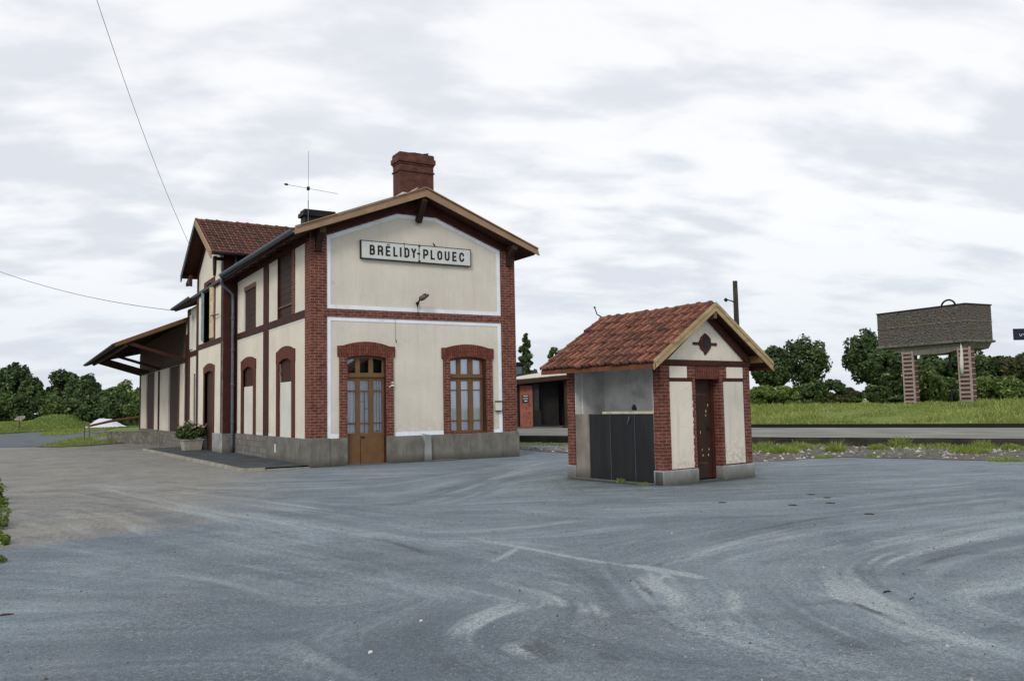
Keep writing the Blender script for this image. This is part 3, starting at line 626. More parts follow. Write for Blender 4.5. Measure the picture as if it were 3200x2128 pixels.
# ---- left background: road, verges, bank
def Z3(x, y): return (x * .1913, 1120 + y * .1913)
zl = -.25
def poly3(pts, z=zl): return [tuple(P(*Z3(x, y), z))[:2] for x, y in pts]
road = poly3([(-700, 1330), (0, 1240), (400, 1215), (780, 1185), (1100, 1190), (1600, 1150), (2000, 1230), (1900, 1330), (1500, 1400), (600, 1447), (0, 1452), (-700, 1460)])
sheet('road', road, .014, MT['asphalt_road'])
sheet('grass_verge', ragged(poly3([(640, 1262), (1000, 1258), (1380, 1215), (1850, 1150), (2400, 1140), (2450, 1085), (1860, 1095), (1300, 1130), (900, 1170), (760, 1205)]), .25, 3, 5), .03, MT['verge'])
sheet('grass_tongue', ragged(poly3([(600, 1450), (850, 1395), (1120, 1325), (1350, 1290), (1500, 1285), (1750, 1200), (2150, 1150), (2350, 1250), (2100, 1380), (1830, 1400), (1400, 1432), (1000, 1450)]), .12, .8, 6), .034, MT['verge'])
# grass bank with the rounded mound
def bank_h(x, y, u):
    return 0
verts, faces = [], []; nu, nv = 46, 14
for i in range(nu + 1):
    u = -420 + i * 26.0
    vb = 1357 - (u + 10) * .055 if u < 300 else 1340 - (u - 300) * .03
    base = P(u, vb, zl); dirv = Vector((ray(u, vb).x, ray(u, vb).y)).normalized()
    for j in range(nv + 1):
        t = (j / nv) ** 2; dist = t * 60
        h = zl + (0.95 + .35 * smooth(300, 440, u)) * smooth(0, 4.5, dist)
        du = (u - 195) / 100.0; m_ = max(0, 1 - du * du) ** .6 if abs(du) < 1 else 0
        h += .82 * m_ * smooth(4.5, 8, dist) * (1 - smooth(11, 16, dist)) + .04 * math.sin(u * .3 + dist)
        verts.append((base.x + dirv.x * dist, base.y + dirv.y * dist, h))
for i in range(nu):
    for j in range(nv):
        a = i * (nv + 1) + j; faces.append((a, a + nv + 1, a + nv + 2, a + 1))
mb = MB(); mb.v = verts; mb.f = faces; mb.m = [0] * len(faces)
tag(mb.build('grass_bank', MT['bank'], smooth=True), kind='structure')

# ================================================================== STATION BUILDING
W = 6.846; L1 = 19.8; hp = .80; RX = 3.423
B = empty('station_building', (0, 0, 0), 0, 'two-storey cream station with red brick piers, tan bargeboards and a cross gable', 'station')
# openings
door = (1.09, 2.30, 3.13, 3.205); win = (4.44, 5.71, 3.125, 3.21)
sw1 = (1.90, 3.46, 4.56, 6.56); sw2 = (6.40, 8.14, 4.56, 6.17)
bA = (1.92, 3.34, 3.13, 3.24); bB = (6.66, 8.20, 3.08, 3.22)
yb0, yb1, bx = 9.36, 14.73, .47
bdoor = (11.20, 12.92, 3.18, 3.27); bwin = (11.02, 13.16, 6.66, 7.0)
# --- brick body: piers, bands (gable)
mb = MB()
gtop = lambda x: 8.06 - .39 * abs(x - RX)
zpan = 6.69
def upper_out(x): return
mb.rect(0, .486, hp, 6.62, -.3, 0, TG); mb.rect(6.305, W, hp, 6.62, -.3, 0, TG)
mb.rect(.486, 6.305, 4.32, 4.553, -.1, 0, TG)
mb.prism([(.486, 6.69), (2.70, 7.553), (4.004, 7.553), (6.305, 6.69), (6.305, 6.62), (W, 6.62), (W, gtop(W)), (RX, gtop(RX)), (0, gtop(0)), (0, 6.62), (.486, 6.62)], -.1, 0, TG)
mb.build('brick_pier', MT['brick'], B)
mb = MB()      # painted dark band under the verge
mb.prism([(.43, 6.72), (2.69, 7.585), (4.015, 7.585), (6.35, 6.72), (W - .02, 6.55), (W - .02, gtop(W) - .0), (RX, gtop(RX) - .02), (.02, gtop(0) - .0), (.02, 6.55)], 0, .02, TG)
mb.build('verge_band', MT['redbrown'], B)
# side brick piers (long side)
mb = MB()
mb.rect(.3, .55, hp, 6.62, -.3, 0, TS); mb.rect(1.62, 1.90, 4.553, 6.56, -.1, 0, TS)
mb.build('side_brick_pier', MT['brick'], B)
mb = MB()
mb.rect(4.66, 5.30, hp, 6.62, -.1, .0, TS); mb.rect(.55, 4.66, 4.32, 4.553, -.1, -.002, TS); mb.rect(5.30, yb0, 4.32, 4.553, -.1, -.002, TS)
mb.rect(.3, yb0, 6.53, 6.80, -.1, .004, TS); mb.rect(9.22, yb0, hp, 6.53, -.1, 0, TS); mb.rect(3.46, 3.53, 4.553, 6.53, -.1, -.004, TS)
mb.rect(17.0, 17.45, .8, 6.6, -.1, 0, TS); mb.rect(19.1, 19.8, -.2, 6.6, -.1, 0, TS); mb.rect(15.0, 19.1, 4.25, 4.5, -.1, 0, TS)
mb.build('brown_painted_frame', MT['redbrown'], B)
# --- cream panels
mb = MB()
holed(mb, .486, 6.305, hp, 4.32, [(door[0], door[1], hp, door[3]), (win[0], win[1], hp, win[3])], -.34, -.035, TG)
mb.build('lower_gable_wall', MT['cream'], B)
mb = MB(); mb.prism([(.486, 4.553), (6.305, 4.553), (6.305, 6.69), (4.004, 7.553), (2.70, 7.553), (.486, 6.69)], -.34, -.035, TG)
mb.build('upper_gable_wall', MT['cream'], B)
mb = MB()      # white borders, 10 cm wide
bw = .115; n0, n1 = -.035, -.022
mb.rect(.486, .486 + bw, hp, 4.32, n0, n1, TG); mb.rect(6.305 - bw, 6.305, hp, 4.32, n0, n1, TG); mb.rect(.486 + bw, 6.305 - bw, 4.32 - bw, 4.32, n0, n1, TG)
mb.rect(.486 + bw, .84, hp, .92, n0, n1, TG); mb.rect(5.97, 6.305 - bw, hp, .90, n0, n1, TG)
mb.build('white_border', MT['white_border'], B)
mb = MB(); mb.rect(2.60, 4.2, hp, .91, n0, n1, TG); mb.build('white_strip', MT['white_border'], B)
mb = MB(); ou = [(.486, 4.553), (6.305, 4.553), (6.305, 6.69), (4.004, 7.553), (2.70, 7.553), (.486, 6.69)]
iu = [(.486 + bw, 4.553 + bw), (6.305 - bw, 4.553 + bw), (6.305 - bw, 6.69 - bw * .7), (4.004 - .03, 7.553 - bw), (2.70 + .03, 7.553 - bw), (.486 + bw, 6.69 - bw * .7)]
for i in range(6):
    j = (i + 1) % 6; mb.prism([ou[i], ou[j], iu[j], iu[i]], n0, n1, TG)
mb.build('white_border', MT['white_border'], B)
# plinth
mb = MB()
holed(mb, .55, 6.28, 0, hp, [(door[0] - .0, door[1] + .0, -.01, hp)], -.34, .025, TG)
mb.rect(-.04, .55, 0, hp + .01, -.5, .05, TG); mb.rect(6.28, W + .04, -.05, hp + .01, -.5, .05, TG)
mb.rect(.5, 4.70, 0, hp, -.34, .03, TS)
mb.build('cement_plinth', MT['concrete'], B, bevel=.012)
mb = MB(); mb.rect(4.70, 9.33, 0, hp, -.3, .03, TS); mb.build('stone_plinth', MT['stone'], B)
mb = MB(); mb.rect(3.52, 3.66, .3, .56, .03, .045, TS); mb.build('vent_cover', MT['board'], B)
# side cream panels
mb = MB()
holed(mb, .55, 1.62, 4.553, 6.53, [], -.1, -.03, TS); holed(mb, 3.53, 4.66, 4.553, 6.53, [], -.1, -.03, TS)
holed(mb, 5.30, 9.22, 4.553, 6.53, [sw2], -.1, -.03, TS)
holed(mb, .55, 4.66, hp, 4.32, [(bA[0], bA[1], hp, bA[3])], -.1, -.03, TS)
holed(mb, 5.30, 9.22, hp, 4.32, [(bB[0], bB[1], hp, bB[3])], -.1, -.03, TS)
holed(mb, 14.73, 17.0, .8, 6.6, [], -.1, -.03, TS)
holed(mb, 17.45, 19.1, .7, 4.25, [(17.75, 18.25, .75, 3.4)], -.1, -.03, TS); holed(mb, 17.45, 19.1, 4.5, 6.6, [(17.7, 18.5, 4.6, 6.2)], -.1, -.03, TS)
mb.build('side_wall', MT['cream2'], B)
mb = MB()
for a0, a1, z0, z1 in ((.55, 4.66, hp, 4.32), (5.30, 9.22, hp, 4.32)):
    mb.rect(a0, a1, z1 - .07, z1, -.03, -.022, TS); mb.rect(a0, a0 + .08, z0, z1, -.03, -.022, TS)
    for s0, s1 in ([(a0 + .08, 1.60), (3.66, a1)] if a0 < 1 else [(a0 + .08, 6.30), (8.50, a1)]):
        m2 = MB(); m2.rect(s0, s1, z0 + .001, z0 + .08, -.03, -.022, TS); m2.build('white_strip', MT['board'], B)
mb.rect(.55, 1.62, 6.40, 6.53, -.03, -.022, TS); mb.rect(.55, 1.62, 4.553, 4.64, -.03, -.022, TS); mb.rect(3.53, 4.66, 6.40, 6.53, -.03, -.022, TS); mb.rect(5.3, 9.22, 6.44, 6.53, -.03, -.022, TS)
mb.build('white_border', MT['board'], B)
# inner dark core so nothing shows through
mb = MB(); mb.box(.36, W - .05, .36, 19.75, .02, 4.5); mb.box(.36, W - .05, .36, 19.75, 4.5, 6.6)
mb.rect(W - .3, W, 0, 6.6, 0, .001, lambda a, z, n: (a, .4 + n * 0, z))
mb.box(W - .34, W, .3, 19.8, 0, 6.6); mb.box(.05, W - .05, 19.5, 19.8, 0, 6.6)
mb.build('inner_wall', MT['curtain_dark'], B)
mb = MB(); mb.box(.1, .36, 15, 17.4, 0, 6.6); mb.box(.101, .36, 17.41, 19.79, -.2, 6.59); mb.box(.1, .359, .36, 14.9, .02, 6.58); mb.build('inner_lining', MT['brown_dark'], B)

# --- brick surrounds on the gable
mb = MB(); surround(mb, TG, door[0], door[1], .80, door[2], door[3], .235, .055, 3.14, 3.475, 3.61, -.16, .012); mb.build('door_surround', MT['brick_arch'], B)
mb = MB(); mb.rect(door[0] - .235, door[0], .81, 3.12, .012, .018, TG); mb.rect(door[1], door[1] + .235, .81, 3.12, .012, .018, TG)
mb.rect(win[0] - .235, win[0], .80, 3.11, .012, .018, TG); mb.rect(win[1], win[1] + .235, .80, 3.11, .012, .018, TG); mb.build('brick_jamb', MT['brick'], B)
mb = MB(); surround(mb, TG, win[0], win[1], .79, win[2], win[3], .235, .055, 3.12, 3.475, 3.60, -.20, .012); mb.build('window_surround', MT['brick_arch'], B)

def arched_light(mb, T, a0, a1, z0, arcf, n0, n1):
    pts = [(a0, z0), (a1, z0)] + [(a1 - (a1 - a0) * i / 3, arcf(a1 - (a1 - a0) * i / 3)) for i in range(4)]
    mb.prism(pts, n0, n1, T)
def arcz(o, inset=.05):
    a0, a1, zs, zc = o[0], o[1], o[2], o[3]; c = a1 - a0; h = zc - zs; R = (c * c / 4 + h * h) / (2 * h); am = (a0 + a1) / 2
    return lambda a: zc - R + math.sqrt(R * R - (a - am) ** 2) - inset
def joinery(root, T, o, cols, rows, top, frame_n, zb, m, kick=None, dark_top=False):
    """timber frame with glazed lights: vertical members between the columns, rails between the rows"""
    a0, a1 = o[0], o[1]; f = arcz(o, 0.0)
    mb = MB(); xs = [a0] + [x for c in cols for x in c] + [a1]
    for i in range(0, len(xs), 2):          # stiles
        l, r = xs[i], xs[i + 1]
        mb.prism([(l, zb), (r, zb), (r, f(r) - .001), ((l + r) / 2, f((l + r) / 2)), (l, f(l) - .001)], frame_n - .05, frame_n, T)
    zs = sorted([z for r in rows for z in r]); prev = zb if kick is None else kick
    bounds = [prev] + zs
    for c0, c1 in cols:
        z = prev
        for r0, r1 in rows:
            if r0 > z + .001: mb.rect(c0, c1, z, r0, frame_n - .045, frame_n - (.006 if r0 - z < .1 else .003), T)
            z = r1
        mb.rect(c0, c1, z, top[0], frame_n - .045, frame_n - .004, T)
        fa = arcz(o, .07); pts = [(c0, fa(c0)), (c1, fa(c1)), (c1, f(c1) - .001), (c0, f(c0) - .001)]
        mb.prism(pts, frame_n - .045, frame_n - .004, T)
    mb.rect(a0, a1, top[0] - .13, top[0] - .03, frame_n - .02, frame_n + .045, T)      # transom
    fr = mb.build('frame', m, root, bevel=.006)
    for c0, c1 in cols:
        for k, (r0, r1) in enumerate(rows):
            g_ = MB(); g_.rect(c0, c1, r0, r1, frame_n - .038, frame_n - .034, T); g_.build('glass_pane', MT['glass'], root)
        g_ = MB(); arched_light(g_, T, c0, c1, top[0], arcz(o, .07), frame_n - .038, frame_n - .034); g_.build('glass_pane', MT['glass'], root)
    return fr
# main door
D = empty('door', (1.695, 0, 0)); D.parent = B
TGd = lambda a, z, n: (a - 1.695, -n, z)
cols = [(1.13, 1.385), (1.525, 1.80), (1.94, 2.22)]; rows = [(.92, 1.19), (1.225, 2.135), (2.175, 2.47)]
oo = (door[0], door[1], door[2], door[3])
joinery(D, TGd, (1.09, 2.30, 3.13, 3.205), cols, rows, (2.69, 3.1), -.12, .83, MT['brown'], kick=.83)
mb = MB(); mb.rect(1.09, 1.525, .03, .83, -.17, -.118, TGd); mb.rect(1.54, 2.27, .03, .83, -.17, -.114, TGd); mb.build('kick_panel', MT['brown'], D, bevel=.008)
mb = MB(); mb.rect(1.525, 1.54, .03, .83, -.16, -.13, TGd); mb.build('meeting_joint', MT['ink'], D)
mb = MB(); mb.rect(2.27, 2.30, .03, 3.12, -.11, -.02, TGd); mb.build('door_jamb', MT['redbrown'], D)
mb = MB(); mb.rect(1.56, 1.60, .78, .83, -.114, -.08, TGd); mb.rect(1.58, 1.66, .80, .815, -.10, -.07, TGd); mb.build('handle', MT['iron'], D)
def curtain(root, T, a0, a1, z0, z1, n, amp=.02, fold=.11, m='curtain'):
    mb = MB(); k = int((a1 - a0) / .012); vs = []
    for i in range(k + 1):
        a = a0 + (a1 - a0) * i / k; nn = n + amp * math.sin(a * 2 * PI / fold + 1.5 * math.sin(a * 5)) + amp * .4 * math.sin(a * 61)
        vs += [T(a, z0, nn), T(a, z1, nn)]
    mb.add(vs, [(2 * i, 2 * i + 2, 2 * i + 3, 2 * i + 1) for i in range(k)]); return mb.build('curtain', MT[m], root, smooth=True, recalc=False)
curtain(D, TGd, 1.11, 1.40, .88, 2.5, -.19, .022, .10); curtain(D, TGd, 1.50, 1.83, .88, 2.5, -.20, .014, .14); curtain(D, TGd, 1.90, 2.26, .88, 2.5, -.19, .02, .09)
mb = MB(); mb.rect(1.66, 1.675, .92, 2.135, -.158, -.150, TGd); mb.rect(1.53, 1.67, 1.84, 1.85, -.158, -.150, TGd); mb.rect(1.67, 1.79, 1.63, 1.642, -.158, -.150, TGd)
mb.rect(2.04, 2.05, .97, 2.47, -.158, -.150, TGd); mb.rect(2.13, 2.14, .97, 2.47, -.158, -.150, TGd); mb.rect(2.03, 2.15, .95, .97, -.158, -.150, TGd); mb.build('glazing_bar', MT['slate'], D)
mb = MB(); mb.rect(1.0, 2.4, -.02, .03, -.3, .10, TG); mb.build('doorstep', MT['concrete_light'], B, bevel=.01)
# main window
Wn = empty('window', (5.075, 0, hp)); Wn.parent = B
TGw = lambda a, z, n: (a - 5.075, -n, z - hp)
cols = [(4.50, 4.73), (4.875, 5.14), (5.305, 5.585)]; rows = [(.90, 1.18), (1.215, 2.14), (2.175, 2.445)]
joinery(Wn, TGw, (4.44, 5.71, 3.125, 3.21), cols, rows, (2.67, 3.1), -.13, hp, MT['brown'], kick=hp + .02)
mb = MB(); mb.rect(5.64, 5.71, hp, 3.12, -.12, -.03, TGw); mb.build('window_jamb', MT['redbrown'], Wn)
mb = MB(); mb.rect(4.46, 5.70, hp, .85, -.14, -.02, TGw); mb.build('sill', MT['rust_wood'], Wn, bevel=.01)
curtain(Wn, TGw, 4.46, 5.66, .85, 3.2, -.195, .012, .21)
# dark room behind door fanlight is the core wall

# --- long side: sealed ground-floor windows
for (o, ear, nm) in ((bA, (3.49, 3.63), 'A'), (bB, (3.46, 3.58), 'B')):
    S = empty('sealed_window', (0, (o[0] + o[1]) / 2, hp)); S.parent = B; cy_ = (o[0] + o[1]) / 2
    T_ = lambda a, z, n, cy_=cy_: (-n, a - cy_, z - hp)
    mb = MB(); surround(mb, T_, o[0], o[1], hp, o[2], o[3], .3, .03, 3.10, ear[0], ear[1], -.09, .008); mb.build('surround', MT['maroon'], S)
    mb = MB(); mb.rect(o[0], o[1], hp, 2.51, -.08, -.05, T_); mb.build('white_board', MT['board'], S)
    mb = MB(); mb.prism([(o[0], 2.51)] + arc(o[0], o[1], o[2], o[3], 8) + [(o[1], 2.51)], -.095, -.085, T_); mb.build('recess', MT['redbrown'], S)
# upper windows of the side
for (o, m1, nm) in ((sw1, 'redbrown', 1), (sw2, 'rust_wood', 2)):
    S = empty('shuttered_window', (0, (o[0] + o[1]) / 2, o[2])); S.parent = B; cy_ = (o[0] + o[1]) / 2; zo = o[2]
    T_ = lambda a, z, n, cy_=cy_, zo=zo: (-n, a - cy_, z - zo)
    mb = MB(); mb.rect(o[0] + .08, o[1], o[2], o[3], -.098, -.07, T_)
    for k in range(9): mb.rect(o[0] + .15, o[1] - .1, o[2] + .12 + k * .2, o[2] + .2 + k * .2, -.07, -.062, T_)
    mb.build('shutter', MT['brown_dark'], S)
    mb = MB(); mb.rect(o[0], o[0] + .09, o[2], o[3], -.098, -.03, T_); mb.build('jamb', MT[m1], S)
    if nm == 2:
        mb = MB(); mb.rect(o[0] - .0, o[1] + .0, o[3] - .14, o[3] + .02, -.098, -.02, T_); mb.build('lintel', MT['brown'], S)
    else:
        mb = MB(); mb.rect(o[0], o[1], o[2] + .32, o[2] + .36, -.05, -.02, T_); mb.build('guard_rail', MT['brown'], S)

# --- projecting bay with its own tall cross gable
mb = MB()
TB = lambda a, z, n: (-.47 - n, a, z)
holed(mb, 9.8, 14.4, hp, 4.26, [(bdoor[0], bdoor[1], hp, bdoor[3])], -.44, -.025, TB)
mb.prism([(9.8, 4.48), (bwin[0], 4.48), (bwin[0], bwin[3]), (bwin[1], bwin[3]), (bwin[1], 4.48), (14.4, 4.48), (14.4, 7.5), (12.75, 8.55), (11.35, 8.55), (9.8, 7.5)], -.44, -.025, TB)
mb.build('bay_wall', MT['cream2'], B)
mb = MB()
rz_ = lambda y: 9.27 - .56 * abs(y - 12.05)
mb.prism([(yb0, hp), (9.8, hp), (9.8, 7.5), (11.35, 8.55), (12.75, 8.55), (14.4, 7.5), (14.4, hp), (yb1, hp), (yb1, rz_(yb1)), (12.05, rz_(12.05)), (yb0, rz_(yb0))], -.44, 0, TB)
mb.rect(9.8, 14.4, 4.26, 4.48, -.44, -.002, TB); mb.build('bay_frame', MT['redbrown'], B)
mb = MB(); mb.box(-.466, 7.3, yb0 + .004, yb0 + .3, hp, rz_(yb0 + .15) - .02); mb.box(-.02, 7.3, yb1 - .3, yb1, 6.5, rz_(yb1 - .15) - .02)
mb.prism([(yb0 + .3, 6.5), (yb1 - .3, 6.5), (yb1 - .3, rz_(yb1)), (12.05, rz_(12.05) - .05), (yb0 + .3, rz_(yb0))], 0, .1, lambda a, z, n: (7.2 + n, a, z)); mb.build('bay_side_wall', MT['brick_dark'], B)
mb = MB()      # blotchy quoin on the bay corner
rq = random.Random(5)
for i in range(28): mb.rect(yb0 + .0, yb0 + .16 + rq.uniform(-.03, .10), hp + i * .125, hp + i * .125 + .115, 0, .008, TB)
mb.build('bay_quoin', MT['rough_stone'], B)
mb = MB(); mb.rect(yb0 - .02, 11.13, 0, hp, -.4, .03, TB); mb.rect(12.99, yb1 + .02, -.05, hp, -.4, .03, TB); mb.build('bay_plinth', MT['concrete_light'], B, bevel=.012)
mb = MB(); mb.box(-.485, -.02, yb0 - .03, yb0, 0, hp); mb.build('bay_plinth_return', MT['concrete'], B)
# bay door
S = empty('bay_door', (-.47, 12.06, 0)); S.parent = B; T_ = lambda a, z, n: (-n, a - 12.06, z)
mb = MB(); surround(mb, T_, bdoor[0], bdoor[1], hp, bdoor[2], bdoor[3], .22, .03, 3.2, 3.46, 3.58, -.3, .006); mb.build('surround', MT['maroon'], S)
mb = MB(); mb.prism([(bdoor[0], .06)] + arc(bdoor[0], bdoor[1], bdoor[2], bdoor[3], 8) + [(bdoor[1], .06)], -.16, -.12, T_); mb.build('door_leaf', MT['brown_dark'], S)
mb = MB(); mb.rect(bdoor[0], bdoor[0] + .18, .06, 3.15, -.12, -.06, T_); mb.rect(12.02, 12.06, .06, 3.2, -.12, -.105, T_); mb.build('jamb', MT['rust_wood'], S)
mb = MB(); mb.rect(11.42, 11.46, 1.9, 2.1, -.12, -.08, T_); mb.build('handle', MT['tan'], S)
# bay window with open casements
S = empty('bay_window', (-.47, 12.09, 4.5)); S.parent = B; T_ = lambda a, z, n: (-n, a - 12.09, z - 4.5)
mb = MB(); mb.prism([(bwin[1], 6.72), (bwin[1], 7.0), (bwin[0], 7.0), (bwin[0], 6.72)] + arc(bwin[0], bwin[1], 6.62, 6.86, 8), -.3, .006, T_)
mb.rect(bwin[0] - .1, bwin[0], 4.5, 6.75, -.3, .006, T_); mb.rect(bwin[1], bwin[1] + .1, 4.5, 6.75, -.3, .006, T_); mb.build('surround', MT['maroon'], S)
mb = MB(); mb.rect(bwin[0], bwin[1], 4.5, 6.86, -.3, -.22, T_); mb.build('dark_interior', MT['canopy'], S)
for hinge, tip, nm in (((11.06, .0), (11.50, .06), 'shutter'), ((13.12, .0), (13.16, .10), 'blue_leaf')):
    mb = MB(); a0, nn0 = hinge; a1, nn1 = tip
    def leafpt(t, z, e): 
        a = a0 + (a1 - a0) * t; n_ = nn0 + (nn1 - nn0) * t; dx, dy = (a1 - a0), (nn1 - nn0); L_ = math.hypot(dx, dy); return T_(a - dy / L_ * e, z, n_ + dx / L_ * e)
    for t0, t1, z0, z1, e0, e1 in ((0, .16, 4.56, 6.62, 0, .04), (.84, 1, 4.56, 6.62, 0, .04), (.16, .84, 4.56, 4.7, 0, .04), (.16, .84, 5.45, 5.58, 0, .04), (.16, .84, 6.1, 6.2, 0, .04), (.16, .84, 6.52, 6.62, 0, .04), (.16, .84, 4.7, 5.45, .012, .028), (.16, .84, 5.58, 6.52, .012, .028)):
        vs = [leafpt(t, z, e) for e in (e0, e1) for t, z in ((t0, z0), (t1, z0), (t1, z1), (t0, z1))]
        mb.add(vs, [(0, 1, 2, 3), (7, 6, 5, 4), (0, 4, 5, 1), (1, 5, 6, 2), (2, 6, 7, 3), (3, 7, 4, 0)])
    mb.build('casement', MT['shutter'] if nm == 'shutter' else MT['blue_edge'], S)
mb = MB(); mb.tube([T_(11.0, 5.42, .02), T_(11.1, 5.42, .12), T_(9.9, 5.36, .06)], .02, 6); mb.build('stay_bar', MT['iron'], S)
# windows beyond the bay
mb = MB(); mb.rect(17.75, 18.25, .75, 3.4, -.098, -.07, TS); mb.build('narrow_door', MT['slate'], B)
mb = MB(); mb.rect(17.7, 18.5, 4.6, 6.2, -.098, -.07, TS); mb.rect(18.5, 19.0, 4.6, 6.25, -.03, .03, TS); mb.build('far_shutter', MT['board'], B)

# --- roofs
def gable_roof(name, x0, x1, xr, zr, slope, y0, y1, th, m, parent, axis='y'):
    mb = MB(); pts = [(x0, zr - slope * (xr - x0)), (xr, zr), (x1, zr - slope * (x1 - xr)), (x1, zr - slope * (x1 - xr) - th), (xr, zr - th), (x0, zr - slope * (xr - x0) - th)]
    T = (lambda a, z, n: (a, n, z)) if axis == 'y' else (lambda a, z, n: (n, a, z))
    mb.prism(pts, y0, y1, T); return mb.build(name, m, parent)
gable_roof('roof', -.56, 7.41, RX, 8.27, .39, -.50, 20.35, .12, MT['slate'], B)
gable_roof('roof_soffit', -.50, 7.34, RX, 8.145, .39, -.48, 20.3, .07, MT['redbrown'], B)
mb = MB()
for sgn in (-1, 1):
    xe = RX + sgn * 4.02; ze = 8.30 - .39 * 4.02
    mb.prism([(RX, 8.30), (xe, ze), (xe + (-.01 if sgn < 0 else .06), ze - .20), (RX, 8.055)], .50, .54, TG)
mb.build('bargeboard', MT['tan'], B)
mb = MB()
for sgn in (-1, 1):
    xe = RX + sgn * 4.02; ze = 8.30 - .39 * 4.02
    mb.beam((RX, -.54, 8.325), (xe, -.54, ze + .025), .10, .03, up=(0, 0, 1))
mb.build('verge_capping', MT['tan'], B)
# brackets under the verge
mb = MB(); mb.beam((3.40, -.47, 7.98), (3.40, .0, 7.36), .17, .20, up=(0, 1, 0)); mb.beam((3.40, -.47, 8.0), (3.40, 0, 8.0), .16, .14); mb.build('verge_bracket', MT['brown_dark'], B, bevel=.02)
for xb_ in (.22, 6.62):
    mb = MB(); pts = [(0, 6.18), (-.08, 6.20), (-.14, 6.42), (-.30, 6.60), (-.46, 6.68), (-.46, 6.84), (0, 6.84)]
    mb.prism([(p, z) for p, z in pts], xb_ - .09, xb_ + .09, lambda a, z, n: (n, a, z)); mb.build('verge_bracket', MT['brown_dark'], B)
# side eaves: rafters feet and gutter
mb = MB()
for k in range(8): 
    y = .9 + k * 1.12; mb.beam((-.5, y, 6.56), (.0, y, 6.74), .09, .11)
mb.build('rafter_foot', MT['brown_dark'], B)
def gutter(name, p, q, r, m, parent):
    mb = MB(); p = Vector(p); q = Vector(q); d_ = (q - p).normalized(); sd = d_.cross(Vector((0, 0, 1))).normalized(); n = 8; vs = []
    for c in (p, q):
        for rr in (r, r * .86):
            for i in range(n + 1):
                a = PI + PI * i / n; vs.append(c + sd * math.cos(a) * rr + Vector((0, 0, 1)) * math.sin(a) * rr)
    m_ = n + 1; fs = []
    for i in range(n):
        fs += [(i, i + 1, 2 * m_ + i + 1, 2 * m_ + i), (m_ + i, 3 * m_ + i, 3 * m_ + i + 1, m_ + i + 1), (i, m_ + i, m_ + i + 1, i + 1), (2 * m_ + i, 2 * m_ + i + 1, 3 * m_ + i + 1, 3 * m_ + i)]
    fs += [(0, 2 * m_, 3 * m_, m_), (n, m_ + n, 3 * m_ + n, 2 * m_ + n)]
    mb.add(vs, fs); return mb.build(name, m, parent, smooth=False)
gutter('gutter', (-.64, -.50, 6.68), (-.64, 9.0, 6.76), .095, MT['zinc'], B)
gutter('gutter', (-.62, 15.4, 6.72), (-.62, 20.4, 6.70), .09, MT['zinc'], B)
mb = MB(); mb.tube([(-.62, 9.02, 6.68), (-.60, 9.10, 6.42), (-.30, 9.18, 6.18), (-.16, 9.22, 6.05), (-.15, 9.22, 5.8), (-.15, 9.22, .35), (-.15, 9.22, .1)], .055, 10)
for z in (1.2, 2.6, 3.9, 5.1): mb.tube([(-.15, 9.22, z), (-.15, 9.22, z + .06)], .075, 10)
mb.build('downpipe', MT['zinc'], B, smooth=True)
mb = MB(); mb.tube([(-.05, 9.2, 7.62), (-.05, 9.2, 6.9)], .05, 10); mb.build('upper_downpipe', MT['zinc'], B, smooth=True)

# tiles -------------------------------------------------------------
def tile_roof(name, O, U, V, N, nu, nv, wu, wv, m, parent, seed=1, h=.028, jit=.01):
    rnd = random.Random(seed); mb = MB(); att = []; U = Vector(U).normalized(); V = Vector(V).normalized(); N = Vector(N).normalized(); O = Vector(O)
    prof = [(0, .0), (.12, .85), (.22, 1.0), (.34, .75), (.46, .0), (.60, .0), (.70, .55), (.80, .5), (.90, .0), (1.03, .0)]
    for j in range(nv):
        for i in range(nu):
            o = O + U * (i * wu + (wu / 2 if j % 2 else 0) * 0 + rnd.uniform(-jit, jit) * .4) + V * (j * wv + rnd.uniform(-jit, jit)); tw = rnd.uniform(-.02, .02); lift = rnd.uniform(0, jit * .8)
            vs = []
            for t, up in ((0, .034), (1.12, .004)):
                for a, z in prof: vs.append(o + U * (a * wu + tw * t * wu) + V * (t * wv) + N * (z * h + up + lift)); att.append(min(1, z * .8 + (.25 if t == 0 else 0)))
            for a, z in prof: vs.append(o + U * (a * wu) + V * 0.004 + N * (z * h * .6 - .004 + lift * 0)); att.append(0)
            k = len(prof); fs = [(a, a + 1, k + a + 1, k + a) for a in range(k - 1)] + [(a + 1, a, 2 * k + a, 2 * k + a + 1) for a in range(k - 1)]
            mb.add(vs, fs)
    o = mb.build(name, m, parent, recalc=False); at = o.data.attributes.new('rise', 'FLOAT', 'POINT'); at.data.foreach_set('value', att); return o
